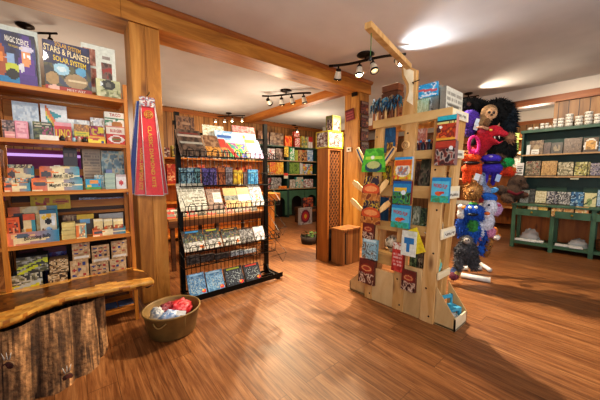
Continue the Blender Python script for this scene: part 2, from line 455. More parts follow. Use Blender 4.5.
# top shelf
card('game_box', 'large dark blue game box showing a wizard girl in a purple hat', 'box', ('y', 2.84), -8, 38, 86, 31.5,
     [('bg', NAVY), ('n', 0, 0, 1, 1, ['#15173d', '#23285f', '#2c3a80'], 4), ('r', 0, 0, 1, .16, '#1f83b8'), ('e', .22, .45, .13, .30, '#a8522a'), ('e', .24, .5, .06, .1, '#e58b3c'), ('e', .46, .3, .16, .13, '#c7cf3a'), ('e', .46, .2, .14, .1, '#1a1a1a'),
      ('e', .44, .5, .1, .1, '#8fb0d8'), ('e', .78, .3, .2, .38, '#5b2f95'), ('r', .62, 0, .98, .22, '#4c2a86'), ('e', .78, .55, .12, .17, '#e79a62'), ('e', .74, .6, .035, .05, '#ffffff'), ('e', .85, .58, .035, .05, '#ffffff'), ('e', .80, .82, .14, .16, '#4a2c8a'), ('e', .8, .72, .15, .055, '#d6d2e8'), ('e', .67, .35, .06, .09, '#d9dbe4')],
     d=.1, side='#2a2348', zb=SZ[1], txt=[('MAGIC SCIENCE', .35, .79, .86, .90, 'ink_white!', -.12), ('FOR WIZARDS ONLY', .42, .71, .72, .75, 'ink_yellow', -.12)])
card('game_box', 'navy box lettered stars and planets with pictures of planets, on the top shelf', 'box', ('y', 2.83), 46, 92, 92, 44,
     [('bg', '#1e2350'), ('n', 0, .5, 1, 1, ['#1b1f4a', '#2a2d62'], 4), ('r', 0, .0, 1, .55, '#3a3a30'), ('n', 0, .12, 1, .55, ['#2d3038', '#5b5a3c', '#3c4660'], 5), ('e', .36, .46, .17, .12, '#9ccbe0'), ('e', .36, .46, .1, .05, '#cfe4ea'), ('e', .78, .46, .12, .1, '#5aa2c8'), ('e', .66, .25, .25, .15, '#a58c66'), ('r', .48, .24, .88, .28, '#d8c6a0'), ('e', .16, .25, .14, .13, '#a98a5a'), ('r', 0, 0, 1, .1, '#a5271f'), ('e', .18, .06, .12, .06, '#e6b9a8')],
     d=.07, side='#20224a', zb=SZ[1], cell=.01, txt=[('SOLAR SYSTEM', .25, .88, .8, .97, 'ink_gold!', -.15), ('STARS & PLANETS', .02, .74, .98, .87, 'ink_cream!', -.15), ('SOLAR SYSTEM', .2, .58, .9, .69, 'ink_yellow!', -.15), ('MILKY WAY', .45, .02, .85, .08, 'ink_white', 0)])
card('photo_sheet', 'white photo sheet with brown pictures leaning at the back of the top shelf', 'poster', ('y', 3.05), 84, 117, 82, 46,
     [('bg', '#dfe6dc'), ('n', .06, .55, .4, .9, ['#7c4a3a', '#a86b58', '#c9a08c'], 7), ('n', .06, .1, .4, .5, ['#6e4030', '#a5604c', '#cf9f8a'], 7), ('n', .58, .32, .88, .66, ['#4d3a34', '#7d6058', '#a33a34'], 7), ('r', .6, .75, .85, .8, '#9a8f88')], d=.006, zb=2.03)
card('game_box', 'pale green tin set with a round clock face at right end of top shelf', 'box', Y, 97, 121, 95, 80,
     [('bg', '#b9bb8f'), ('n', 0, 0, 1, .55, ['#7c8058', '#b7b98a', '#d0cfa8'], 6), ('e', .5, .72, .3, .26, '#3a3a34'), ('e', .5, .72, .14, .12, '#6d6c60'), ('e', .15, .75, .12, .14, '#d5dfe0'), ('r', 0, 0, .14, 1, '#d8d9a8')], d=.09, zb=SZ[1])
card('paper_sheet', 'white cardboard sheet standing behind the wizard game box', 'sheet', ('y', 3.02), 4, 42, 60, 28, [('bg', '#cfd8d0')], d=.004, zb=SZ[1])
# second shelf
Z2 = SZ[2]
card('print_card', 'pale blue sketch print leaning at the back of the second shelf', 'card', YB, 15, 41, 125, 102, [('bg', '#c3d6e2'), ('n', .1, .1, .9, .9, ['#b8cbdc', '#d5e2ea', '#9db2c8'], 6), ('r', .12, 0, .16, 1, '#3b4a5e'), ('e', .03, .3, .05, .08, '#b05a50')], d=.01, zb=Z2)
card('colour_fan_card', 'white card with a fanned rainbow of colour swatches on the second shelf', 'card', YB, 43, 69, 126, 105, [('bg', '#dfe6ea'), ('w', .22, .72, .85, .16, '#1f8f9c'), ('d', .36, -1.1, .09, '#2c9c92'), ('d', .46, -1.1, .08, '#d9c33a'), ('d', .55, -1.1, .08, '#e0762c'), ('r', 0, 0, .2, 1, '#dfe6ea'), ('r', .78, 0, 1, 1, '#dfe6ea'), ('r', .2, .0, .45, .42, '#e3e9ec'), ('e', .88, .28, .06, .08, '#b83a34')], d=.01, zb=Z2)
card('toy_pack', 'clear pack of brown and pink toys at the far left of the second shelf', 'pack', Y, 3, 15.5, 136, 120, [('bg', '#6a4a48'), ('n', 0, .3, 1, 1, ['#5c3b38', '#8f7168', '#b99a90', '#3c3030'], 7), ('r', .1, 0, 1, .42, '#dd9a98'), ('t', .15, .05, .95, .38, '#f0c4bd', 3)], d=.08, zb=Z2)
card('gift_box', 'square pink box with fine white print on the second shelf', 'box', Y, 16, 29, 138, 121, [('bg', '#dd8fa2'), ('r', .12, .1, .88, .9, '#eab3bd'), ('t', .15, .12, .85, .85, '#d18a98', 8)], d=.1, side='#8f5a50', zb=Z2)
card('seed_pack', 'dark green pack with pink flowers on the second shelf', 'pack', YM, 34, 53.5, 140, 122, [('bg', '#384229'), ('n', 0, .0, .5, 1, ['#27301c', '#4c5a30', '#767c44'], 6), ('n', .45, .0, 1, .75, ['#8b2450', '#c94a7c', '#5a6a2c', '#33301f'], 6), ('t', .05, .75, .9, .95, '#cfc4a8', 2)], d=.07, side='#6a4a40', zb=Z2)
card('card_game', 'red card game tin with big yellow letters and a pink lid on the second shelf', 'box', ('y', 2.86), 55.5, 72.5, 140, 122.5, [('bg', '#cf2a2c'), ('r', 0, .82, 1, 1, '#e59aa4'), ('r', 0, .05, 1, .1, '#f0a8a0'), ('e', .5, .42, .5, .27, '#b8201f')], d=.07, side='#7a2a22', zb=Z2, txt=[('UNO', .06, .2, .94, .66, 'ink_yellow!', .06)])
card('price_strip', 'long white blank strip lying in front of the dark green seed pack', 'strip', ('y', 2.80), 40, 59, 138, 135.3, [('bg', '#e8e2d4')], d=.02, zb=Z2)
for i, (u0, u1, cc, lab) in enumerate(((59.5, 65.5, '#23221f', 'small black bottle in front of the red card game tin'), (66.5, 71, '#b9794e', 'small copper coloured bottle in front of the red card game tin'), (72, 76, '#9fc4d6', 'small light blue bottle in front of the yellow and red packs'), (77, 81.5, '#c9a48c', 'small beige bottle beside the light blue bottle'), (82, 88, '#2a241e', 'squat black jar left of the yellow candy box'))):
    p = (ony(u0, 140, 2.81)+ony(u1, 140, 2.81))/2; w = (ony(u1, 140, 2.81)-ony(u0, 140, 2.81)).length/2
    t = thing('paint_bottle', lab, 'bottle', (p.x, 2.815, Z2), 0, 'small bottles on the second shelf')
    MB(cc).lathe([(0, 0), (w, 0), (w, .026), (w*.6, .034), (0, .034)], 10).build('bottle_body', 'printed_card', t); MB('#d8d0c0' if i % 2 else '#3a3a38').lathe([(w*.55, .034), (w*.55, .043), (0, .043)], 8).build('cap', 'printed_card', t)
card('candy_box', 'yellow candy box with a red band on the second shelf', 'box', YM, 75, 90, 141, 124.5, [('bg', '#e6cf25'), ('n', 0, .62, 1, 1, ['#a5682c', '#d89a3c', '#8a5a30'], 6), ('r', 0, .18, 1, .36, '#c9231f'), ('r', 0, 0, 1, .17, '#50722c'), ('t', .1, .4, .9, .6, '#9fae2a', 2)], d=.07, zb=Z2)
card('candy_box', 'purple, red and orange candy box standing behind the flat yellow one', 'box', YM, 90.5, 104.5, 142, 126, [('bg', '#8c1d52'), ('n', 0, .4, 1, 1, ['#7a1848', '#b22a5a', '#d8c02c'], 5), ('r', .6, .6, 1, .95, '#e8d63a'), ('r', 0, .25, 1, .48, '#e0521f'), ('t', .05, .28, .95, .46, '#f39a2c', 1)], d=.06, zb=Z2)
card('candy_box', 'flat yellow candy box lying at the front of the second shelf', 'box', ('y', 2.805), 88.5, 105.5, 143, 136.5, [('bg', '#ecd52a'), ('r', 0, .55, 1, 1, '#dfae3a'), ('e', .4, .68, .28, .22, '#b7481f'), ('r', .75, .1, .9, .4, '#2b3d7a')], d=.06, zb=Z2)
card('white_carton', 'long white crumpled carton behind the candy boxes', 'box', ('y', 3.0), 62, 91, 133, 119.5, [('bg', '#cfd6dc'), ('n', 0, 0, 1, 1, ['#c2cad2', '#dfe4e8', '#aab2bc'], 5)], d=.06, zb=Z2)
card('white_carton', 'small white crumpled bag beside the taco box', 'box', ('y', 3.0), 92, 106, 135, 118, [('bg', '#d5dade'), ('n', 0, 0, 1, 1, ['#b8bec8', '#e6e8ea', '#a0988f'], 5)], d=.06, zb=Z2)
card('snack_box', 'red box lettered burger with a burger in a white oval, at right of second shelf', 'box', ('y', 2.81), 107, 126.5, 145, 127.5, [('bg', '#d23a2a'), ('r', 0, .60, 1, 1, '#efe2d0'), ('r', 0, .55, 1, .6, '#c73a30'), ('e', .5, .30, .4, .23, '#f4efe6'), ('e', .5, .31, .26, .17, '#a8562c'), ('r', .26, .26, .74, .33, '#5f7a2c')], d=.09, side='#b84a3a', zb=Z2, txt=[('BURGER', .2, .7, .8, .88, 'ink_red!')])
zb = Z2+.0
bt = ony(116, 127.5, 2.81).z
card('snack_box', 'white and green box lettered taco standing on the burger box', 'box', ('y', 2.825), 105, 125, 127, 112.5, [('bg', '#e9e4d6'), ('r', 0, .5, 1, .62, '#3c7a54'), ('n', 0, .1, 1, .55, ['#e8e2d4', '#f2ede2', '#4b8a64'], 5), ('e', .6, .22, .3, .2, '#b8762c'), ('r', 0, 0, 1, .08, '#d68a78')], d=.07, zb=bt+.002, txt=[('TACO', .25, .72, .8, .93, 'ink_red!')])
# third shelf
Z3 = SZ[3]
AIR = [('bg', '#efe0b4'), ('g', '#ef7a3c', '#3d9cb0'), ('r', .3, 0, .6, 1, '#efdfae'), ('w', .3, .5, 1.0, .35, '#f3e6bb'), ('w', .1, .75, .5, .14, '#ef8a3c'), ('e', .16, .62, .13, .2, '#5d5a5e'), ('r', 0, 0, .2, .16, '#f2e4c0')]
AIR2 = [('bg', '#efe0b4'), ('g', '#ef7a3c', '#3d9cb0'), ('n', .25, 0, .75, 1, ['#efdfae', '#e9c486', '#f3e6bb'], 4), ('e', .2, .6, .16, .24, '#4d4a50')]
def tray(name, label, pl, u0, u1, vb, vt, zb, text, d=.10, spec=AIR, back=0):
    """printed counter tray: front, floor, sides, back"""
    f = ony; um = (u0+u1)/2; y = pl
    p0, p1 = f(u0, vb, y), f(u1, vb, y); w = p1.x-p0.x; base = Vector(((p0.x+p1.x)/2, y, zb)); h = solve_h(base, 0, 0, vt)
    t = thing(name, label, 'display box', base)
    box_card(w, h, .004, spec, '#e2c084').build('front_panel', 'printed_card', t)
    m = MB('#e08a4a'); m.b2((-w/2, .004, 0), (-w/2+.004, d, h*1.1)); m.build('side_panel', 'printed_card', t)
    m = MB('#4a9aa8'); m.b2((w/2-.004, .004, 0), (w/2, d, h*1.1)); m.build('side_panel', 'printed_card', t)
    m = MB('#cfa872'); m.b2((-w/2+.004, .004, 0), (w/2-.004, d, .003)); m.build('tray_floor', 'printed_card', t)
    hb = h*1.15+back
    box_card(w-.008, hb, .004, AIR2, '#d0b080').build('back_panel', 'printed_card', t, (0, d-.004, 0))
    if text: lettering(text, t, w*.5, h*.42, (w*.08, -.003, h*.5), 'ink_black!', bend=.08)
    return t, w, h
tray('counter_display', 'orange and blue top display box standing at front of third shelf', 2.81, 32, 83, 190, 179.5, Z3, 'Magnet Top 250', d=.085)
tray('counter_display', 'orange and blue top display box raised behind the front one on third shelf', 2.93, 40, 80, 180, 168.5, Z3+.05, 'Magnet Top 250', d=.05)
MB('#c2a878').b2((-.14, 0, 0), (.14, .07, .048)).build('box_riser', 'printed_matte', None, (-.01, 2.925, Z3))
o = bpy.data.objects['box_riser']; tag(o, 'plain cardboard box under the raised top display box on the third shelf', 'box')
tray('counter_display', 'small orange and blue display box front left of the third shelf', 2.81, 4.5, 30.5, 190, 183, Z3, '', d=.09)
tray('counter_display', 'orange and cream display box at back left of the third shelf', 2.94, 8, 34.5, 178, 168, Z3+.05, '', d=.05)
MB('#a87a50').b2((-.10, 0, 0), (.10, .06, .048)).build('box_riser', 'printed_matte', None, (-.235, 2.935, Z3)); tag(bpy.data.objects['box_riser.001'], 'plain cardboard box under the back left display box on the third shelf', 'box')
for i, (u0, u1, vt, c1, lab) in enumerate(((6, 16, 178, '#c9b598', 'left pair of foil packs in the small front left display box'), (17.5, 28.5, 178, '#e08a5a', 'orange foil pack in the small front left display box'))):
    card('toy_pack', lab, 'pack', ('y', 2.85), u0, u1, 186, vt, [('bg', c1), ('n', 0, 0, 1, 1, [c1, '#e8dcc0', '#6f98a0', '#e4a070'], 6)], d=.035, zb=Z3+.004)
for i, (u0, u1, c1, lab) in enumerate(((9, 17, '#8fa8a0', 'grey green pack in the back left display box'), (18, 25.5, '#7c5a44', 'brown pack in the back left display box'), (26.5, 33.5, '#e2cf9a', 'cream pack in the back left display box'))):
    card('toy_pack', lab, 'pack', ('y', 2.96), u0, u1, 176, 164.5, [('bg', c1), ('n', 0, 0, 1, 1, [c1, '#dccfae', '#5f5a50'], 6)], d=.02, zb=Z3+.0545)
ob = thing('open_book', 'open notebook with a white page and a gold page on the third shelf ledge', 'book', (ony(66, 168, 3.02).x, 3.02, 1.275))
card('picture_block', 'dark brown picture block at the back of the third shelf', 'block', ('y', 3.05), 65, 79, 168, 146.5, [('bg', '#3a2420'), ('t', .1, .72, .9, .9, '#7a5a48', 1)], d=.02, zb=1.25)
MB('#e9e6dc').b2((-.075, 0, 0), (-.035, .012, .11)).build('page', 'printed_card', ob); MB('#a8913a').b2((-.033, -.004, 0), (.012, .012, .105)).build('cover', 'printed_card', ob); MB('#8c7a2c').b2((.014, -.004, 0), (.062, .012, .105)).build('cover', 'printed_card', ob)
MB().b2((-.36, 2.965, 1.187), (.36, 3.10, 1.25)).build('display_ledge', 'crate_wood'); tag(bpy.data.objects['display_ledge'], 'rough wooden ledge along the back of the third shelf', 'ledge')
card('print_card', 'kraft brown card with rows of fine print on the third shelf ledge', 'card', ('y', 3.03), 84, 102, 169, 149, [('bg', '#a58a68'), ('t', .08, .08, .92, .92, '#7c6448', 9)], d=.02, zb=1.252)
card('toy_pack', 'blue grey blister pack at the right end of the third shelf ledge', 'pack', ('y', 3.01), 102.5, 125, 169, 151, [('bg', '#6f8a90'), ('n', 0, 0, 1, 1, ['#51707c', '#86a0a4', '#a8a088', '#3e5a68'], 6)], d=.02, zb=1.252)
card('card_game', 'bright cyan and green card box with yellow title on the third shelf', 'box', ('y', 2.84), 86, 101.5, 190, 179, [('bg', '#24a3cc'), ('r', 0, 0, 1, .25, '#4ca23c'), ('e', .22, .34, .14, .16, '#f2d23e'), ('r', .25, .6, .85, .85, '#ee9a3c'), ('e', .85, .45, .08, .12, '#8a3a7a')], d=.06, side='#1c7a9c', zb=Z3)
card('toy_pack', 'pale blue pack lying behind the cyan card box', 'pack', ('y', 2.93), 95, 108, 189, 175, [('bg', '#7fa0ac'), ('n', 0, 0, 1, 1, ['#6f98a8', '#a8bcc0', '#c4b8a0'], 6)], d=.025, zb=Z3)
z = Z3
for k in range(7):
    p0, p1 = ony(105.5, 189, 2.83), ony(115.5, 189, 2.83)
    o = MB('#b9cfb8' if k % 2 else '#a9c2b0').box((0, .045, .0095), (p1.x-p0.x, .09, .0185)).build('card_deck', 'printed_card', None, ((p0.x+p1.x)/2, 2.82, z), (0, 0, random.uniform(-.05, .05)))
    tag(o, 'pale green card deck in the short stack between the cyan box and the playing cards', 'cards', 'stack of pale green card decks'); z += .0195
o = MB('#6a78a8').box((0, .04, .014), (.045, .075, .028)).build('card_deck', 'printed_card', None, ((p0.x+p1.x)/2-.004, 2.822, z)); tag(o, 'lavender blue box on top of the pale green deck stack', 'cards')
card('playing_cards', 'white playing card box with a red emblem at right of third shelf', 'box', Y, 116.5, 126.5, 190, 174.5, [('bg', '#e9e6e2'), ('r', 0, .84, 1, 1, '#c9b4b0'), ('e', .5, .42, .2, .18, '#cf2a2a'), ('r', .08, .08, .14, .8, '#8c9cc0'), ('r', .86, .08, .92, .8, '#8c9cc0')], d=.05, zb=Z3)
# fourth shelf
Z4 = SZ[4]
card('game_box', 'long yellow box with red print at the back of the fourth shelf', 'box', ('y', 3.04), 31, 71, 213, 195.5, [('bg', '#e2c31f'), ('n', .1, .3, .45, .85, ['#c4701f', '#b8364a', '#e2c31f'], 5), ('e', .75, .55, .22, .2, '#c9862c'), ('r', .6, .52, .92, .6, '#a3282a')], d=.04, zb=1.02)
for u0, u1, vt, cc, lab in ((79, 97, 197.5, '#4c6c9a', 'thin blue box on the rear slat of the fourth shelf'), (97, 124, 198, '#4a4a78', 'long purple grey box on the rear slat of the fourth shelf')):
    card('puzzle_box', lab, 'box', ('y', 3.02), u0, u1, 206, vt, [('bg', cc), ('n', 0, 0, 1, 1, [cc, '#8a9ab8', '#2c2c48', '#7a5a6a'], 6)], d=.05, zb=1.09)
t, w, h = tray('counter_display', 'large orange and blue counter box of small toys at left of fourth shelf', 2.80, 6, 60, 246, 231.5, Z4, 'Bouncing Balls', d=.16, spec=[('bg', '#ef9a6a'), ('g', '#ee8a5c', '#2f8cb0'), ('w', .15, .35, .9, .3, '#f2dfae'), ('w', .1, .75, .6, .2, '#f0c48c'), ('e', .3, .72, .13, .18, '#5d6a78')], back=.16)
card('toy_box', 'small orange toy box at left in the large counter box', 'box', ('y', 2.85), 8.5, 21.5, 238, 217.5, [('bg', '#e06a34'), ('n', .2, .3, .9, .8, ['#d4562a', '#5a3a34', '#f0a070'], 5), ('e', .4, .25, .25, .1, '#f4d8a8'), ('t', .1, .85, .9, .98, '#c94a20', 1)], d=.05, side='#7a4a34', zb=Z4+.004)
card('toy_box', 'cream toy box showing a purple and orange jar in the counter box', 'box', ('y', 2.87), 25, 37, 238, 214, [('bg', '#e6d0a0'), ('r', 0, .8, 1, 1, '#d8623a'), ('r', .7, 0, 1, .8, '#4a9aa8'), ('e', .45, .2, .3, .22, '#43306e'), ('r', .2, .35, .7, .47, '#e8922c')], d=.05, side='#2c3a48', zb=Z4+.004)
card('bead_pack', 'cream pack of black, blue and yellow marbles in the counter box', 'pack', ('y', 2.87), 41.5, 58, 238, 210, [('bg', '#dcd3bc'), ('e', .5, .62, .2, .12, '#1d1d22'), ('e', .55, .25, .22, .13, '#2564c0'), ('e', .5, .38, .16, .08, '#8fb8e0'), ('e', .25, .75, .12, .08, '#e8c62c'), ('e', .55, .82, .14, .08, '#e8b42c'), ('e', .8, .65, .08, .2, '#dfe4e8'), ('e', .18, .3, .08, .1, '#7a4a2c'), ('r', 0, .88, 1, 1, '#2c6a8c')], d=.03, side='#2c5a78', zb=Z4+.004)
for u0, u1, vb_, vt, zz, lab in ((62, 76, 237.5, 230.5, Z4, 'lower of two flat cream boxes beside the large counter box'), (62, 75.5, 230, 223, None, 'upper of two flat cream boxes beside the large counter box')):
    o, w, h = card('toy_box', lab, 'box', Y, u0, u1, vb_, vt, [('bg', '#e2cd84'), ('r', 0, .4, 1, .5, '#d4bb70')], d=.09, zb=(zz if zz else ztop)); ztop = (zz or 0)+h+.002
card('toy_box', 'upright cream and orange toy box in front of the flat cream boxes', 'box', ('y', 2.805), 76.5, 87, 238, 224, [('bg', '#eedca2'), ('r', 0, .1, .35, .9, '#e2803c'), ('n', .3, .1, .8, .9, ['#f0e0b0', '#c87a4a', '#88a8a0'], 5), ('r', .8, 0, 1, .9, '#7fb0b0')], d=.07, side='#cbb380', zb=Z4)
card('toy_pack', 'dark brown pack behind the flat cream boxes', 'pack', ('y', 2.96), 64, 78, 235, 215, [('bg', '#5a4030'), ('n', 0, 0, 1, 1, ['#4a3224', '#7a5c44', '#9c8468'], 6)], d=.04, zb=Z4)
card('toy_pack', 'yellow edged pack with a blue label behind the upright cream toy box', 'pack', ('y', 2.95), 78, 95, 233, 214.5, [('bg', '#b89a2c'), ('r', 0, 0, 1, .75, '#4a4440'), ('r', .2, .55, .75, .75, '#6a9ac4')], d=.04, zb=Z4)
tray('counter_display', 'small orange and blue tray of cream boxes at right of fourth shelf', 2.81, 93, 126, 236.5, 229, Z4, '', d=.08)
for k, (u0, u1) in enumerate(((94.5, 103.5), (104.5, 113), (114, 123.5))):
    card('toy_box', ('left', 'middle', 'right')[k]+' one of three cream boxes standing in the small tray on fourth shelf', 'box', ('y', 2.835), u0, u1, 234, 219, [('bg', '#f0dca0'), ('e', .3, .4, .25, .2, '#d8642c'), ('n', .4, .1, 1, .6, ['#f0dca0', '#c9905a', '#a8482c'], 6), ('r', 0, .85, 1, 1, '#f6eac4')], d=.04, side='#c9a868', zb=Z4+.0045, group='cream boxes in the small tray')
card('toy_pack', 'grey flat pack behind the small tray of cream boxes', 'pack', ('y', 2.96), 100, 124, 230, 213.5, [('bg', '#8a8c90'), ('t', .1, .2, .9, .8, '#a8aab0', 3)], d=.03, zb=Z4)
# fifth shelf (games behind the bench)
Z5 = SZ[5]
card('puzzle_box', 'dark maroon box at the back left of the fifth shelf', 'box', ('y', 3.03), 22, 40, 282, 250, [('bg', '#5e1c22'), ('t', .1, .75, .9, .95, '#8a3a3a', 2)], d=.04, zb=Z5)
card('puzzle_box', 'blue and purple glossy box at the back of the fifth shelf', 'box', ('y', 3.02), 46, 69, 282, 246.5, [('bg', '#35306e'), ('n', 0, .4, 1, 1, ['#2a2860', '#4a58a8', '#6a3a78', '#8f9ad0'], 5), ('r', 0, .85, 1, 1, '#6e1f34')], d=.04, zb=Z5)
CAMO = [('bg', '#6c6a52'), ('n', 0, 0, 1, 1, ['#3c3c36', '#77745a', '#a8aaa4', '#54563c'], 5), ('d', .75, .7, .1, '#c7cc2e'), ('e', .7, .55, .22, .13, '#3f4446'), ('d', .35, .5, .06, '#b7c24a')]
z = Z5
for k, (u0, u1, vt, lab) in enumerate(((13, 44, 274, 'lower grey and yellow vehicle toy box at left of fifth shelf'), (17, 49, 256.5, 'upper grey and yellow vehicle toy box stacked at left of fifth shelf'))):
    o, w, h = card('toy_box', lab, 'box', ('y', 2.82), u0, u1, 285, vt, CAMO if k else [('bg', '#8f8a62'), ('n', 0, 0, 1, 1, ['#5a5848', '#97916a', '#c6c2ae', '#3f3e36'], 5), ('r', 0, .35, .9, .55, '#d3c92c'), ('d', .5, .3, .08, '#b8bcb4')], d=.15, side='#3a4048', zb=z); z += h+.002
NUT = [('bg', '#8c6f4a'), ('n', 0, 0, 1, 1, ['#6a4e30', '#b8976a', '#d8c09a', '#4a3520'], 7), ('r', 0, 0, 1, .1, '#5c4a34')]
z = Z5
for k, (u0, u1, vt, lab) in enumerate(((49, 68.5, 273.5, 'lower clear box of brown wooden pieces on the fifth shelf'), (50, 69, 259, 'upper clear box of brown wooden pieces on the fifth shelf'))):
    o, w, h = card('toy_box', lab, 'box', ('y', 2.82), u0, u1, 285, vt, NUT, d=.12, zb=z); z += h+.002
def tic(c): return [('bg', '#c2a078'), ('n', 0, 0, 1, 1, ['#b8946a', '#cfae84', '#a8865e'], 4)]+[('e', .2+.28*i, .4+.22*j, .1, .055, c[(i*2+j) % len(c)]) for i in range(3) for j in range(3)]+[('r', .1, .05, .95, .2, '#d8d2c8')]
for colu, (u0, u1, vm, vt, names) in enumerate(((71.5, 90, 260, 243, 'left'), (91, 109.5, 262.5, 245, 'middle'), (110.5, 127, 258, 240.5, 'right'))):
    z = Z5
    for k in range(2):
        o, w, h = card('board_game', ('lower ' if k == 0 else 'upper ')+names+' wooden peg game box with red and blue pegs on the fifth shelf', 'game', ('y', 2.82+.01*colu), u0+k*1.2, u1+k*.6, 280, vm if k == 0 else vt, tic(['#2c3a78', '#a3302c', '#c8b08c'] if colu != 1 else ['#a3302c', '#3a3030', '#2c3a78']), d=.12, side='#4a3a2c', zb=z, group='wooden peg games'); z += h+.002
# bottom shelf, seen under the bench
for k, (u0, u1, vt) in enumerate(((104, 118, 309), (119, 134, 307))):
    card('toy_bag', ('left', 'right')[k]+' dark blue packaged toy on the bottom shelf under the bench end', 'pack', ('y', 2.84), u0, u1, 316, vt, [('bg', '#1f2c48'), ('n', 0, 0, 1, 1, ['#141c30', '#2c4a7a', '#3a3a4a', '#6a84a8'], 6)], d=.12, zb=SZ[6])

# ------------------------------------------------------------------ kites on the left post
def kite(label, top0, top1, bot0, bot1, vt, vb, y, base, edge, text, blue=False):
    a, b, c, d = ony(top0, vt, y), ony(top1, vt, y), ony(bot1, vb, y), ony(bot0, vb, y)
    ctr = (a+b)/2; r = thing('packaged_kite', label, 'kite', ctr, 0, 'packaged kites on the post')
    m = MB(base); q = [p-ctr for p in (d, c, b, a)]; th = Vector((0, .008, 0))
    m.add([*q, *[p+th for p in q]], [(0, 1, 2, 3), (7, 6, 5, 4), (0, 4, 5, 1), (1, 5, 6, 2), (2, 6, 7, 3), (3, 7, 4, 0)]); m.build('folded_kite', 'printed_card', r)
    m = MB(edge)
    for p, s in ((0, 3), (1, 2), (0, 1)): m.bar(q[p]+Vector((0, -.002, 0)), q[s]+Vector((0, -.002, 0)), .010, .004, up=(0, 1, 0)) if False else m.tube([q[p]+Vector((0, -.001, 0)), q[s]+Vector((0, -.001, 0))], .0045, 5)
    m.build('white_hem', 'printed_card', r)
    if text:
        mid0 = (q[2]+q[3])/2; mid1 = (q[0]+q[1])/2; L = (mid1-mid0).length
        ang = math.atan2(mid1.x-mid0.x, -(mid1.z-mid0.z))
        pc = mid0.lerp(mid1, text[1]); lettering(text[0], r, L*text[2], .035, (pc.x, -.004, pc.z), 'ink_gold!', vertical=True, rot=(0, -ang, 0))
        if text[3]:
            pc = mid0.lerp(mid1, .13); mm = MB('#e0b040')
            for rr in (.036, .022): mm.tube([(rr*math.cos(t_), 0, rr*math.sin(t_)) for t_ in [k*math.pi/8 for k in range(16)]], .004, 5, closed=True)
            mm.bar((-.03, 0, 0), (.03, 0, 0), .006, .004); mm.bar((0, 0, -.03), (0, 0, .03), .006, .004)
            mm.build('gold_emblem', 'gold_ink', r, (pc.x, -.004, pc.z))
    return r
kite('blue and white packaged kite at the far left of the bundle on the post', 136.5, 142, 127, 138, 101, 194, 3.045, '#2c4a9a', '#d8d4d8', None)
kite('red packaged kite hanging second from the left of the bundle on the post', 139.5, 147, 134.5, 147, 101, 195, 3.03, '#d23438', '#e4dee0', ('CLASSIC DIAMOND KITE', .72, .45, False))
kite('red packaged kite half hidden at the right end of the bundle on the post', 147, 154, 153, 168, 101, 194, 3.04, '#b0272c', '#ddd6d6', None)
kite('front red packaged kite with a round gold emblem and gold lettering', 140.5, 154, 146, 164, 102, 195.5, 3.01, '#dc383c', '#e8e2e4', ('CLASSIC DIAMOND KITE', .58, .66, True))
o, w, h = card('kite_header_card', 'white crumpled header card with red print above the kites on the post', 'card', ('y', 2.995), 139.5, 155, 107, 97, [('bg', '#dcdcd8'), ('n', 0, 0, 1, 1, ['#e8e8e4', '#c4c8cc', '#b04a48', '#8a94a8'], 6)], d=.006, zb=ony(147, 106.5, 2.995).z)
hk = MB(); a = ony(147, 98, 3.07); hk.tube([a+Vector((0, .005, .02)), a+Vector((0, -.10, .02)), a+Vector((0, -.11, .035))], .004); o = hk.build('wall_hook', 'black_metal'); tag(o, 'dark metal hook on the left post holding the kites', 'hook')

# ------------------------------------------------------------------ live-edge bench
BZ = .47
back_px = [(-70, 310), (-20, 297), (0, 292.5), (30, 287), (60, 281), (85, 276), (108, 271.5), (132, 267.5), (143, 270.5)]
front_px = [(-70, 352), (-25, 334), (0, 322.5), (20, 315.5), (40, 306), (65, 298), (100, 291), (130, 285.5), (154, 280)]
def along(pts, t):
    x = t*(len(pts)-1); i = min(int(x), len(pts)-2); f = x-i
    return onz(pts[i][0]+(pts[i+1][0]-pts[i][0])*f, pts[i][1]+(pts[i+1][1]-pts[i][1])*f, BZ)
NX, NYB = 64, 18
vs = []; cols = []; fs = []
for i in range(NX+1):
    a, b = along(front_px, i/NX), along(back_px, i/NX)
    for j in range(NYB+1): vs.append(a.lerp(b, j/NYB))
def bcol(i, j):
    s = (j+.5)/NYB; n = mnoise.noise(Vector((i*.13, j*.11, 3)))*.13; e = min(s*.48, (1-s)*1.15)+n*.55
    if e < .15: c = ('#d59b48', '#c98a38', '#e0ab58')[(i//3+j) % 3]
    else: c = ('#6b4016', '#54300f', '#7c4c1a', '#6e4418')[int(abs(mnoise.noise(Vector((i*.08, j*.7, 8))))*9) % 4]
    return c
for i in range(NX):
    for j in range(NYB):
        k = i*(NYB+1)+j; fs.append((k, k+NYB+1, k+NYB+2, k+1)); cols.append(bcol(i, j))
bt_ = thing('slab_bench', 'low bench with a glossy live-edge wood slab top on a bark-covered log base', 'bench', (-.15, 2.4, 0))
off = Vector((-.15, 2.4, 0))
m = MB(); m.add([p-off for p in vs], fs, cols, True)
ring = [0+i*(NYB+1) for i in range(NX+1)]+[NX*(NYB+1)+j for j in range(1, NYB+1)]+[i*(NYB+1)+NYB for i in range(NX-1, -1, -1)]
prev = [vs[k]-off for k in ring]
ctr = sum(prev, Vector())/len(prev)
o0 = len(m.v)
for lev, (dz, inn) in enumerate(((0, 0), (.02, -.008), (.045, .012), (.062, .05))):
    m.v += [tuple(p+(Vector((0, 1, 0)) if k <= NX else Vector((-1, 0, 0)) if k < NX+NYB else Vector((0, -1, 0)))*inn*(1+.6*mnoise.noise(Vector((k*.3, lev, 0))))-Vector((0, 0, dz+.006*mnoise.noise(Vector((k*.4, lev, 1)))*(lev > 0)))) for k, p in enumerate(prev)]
n = len(ring)
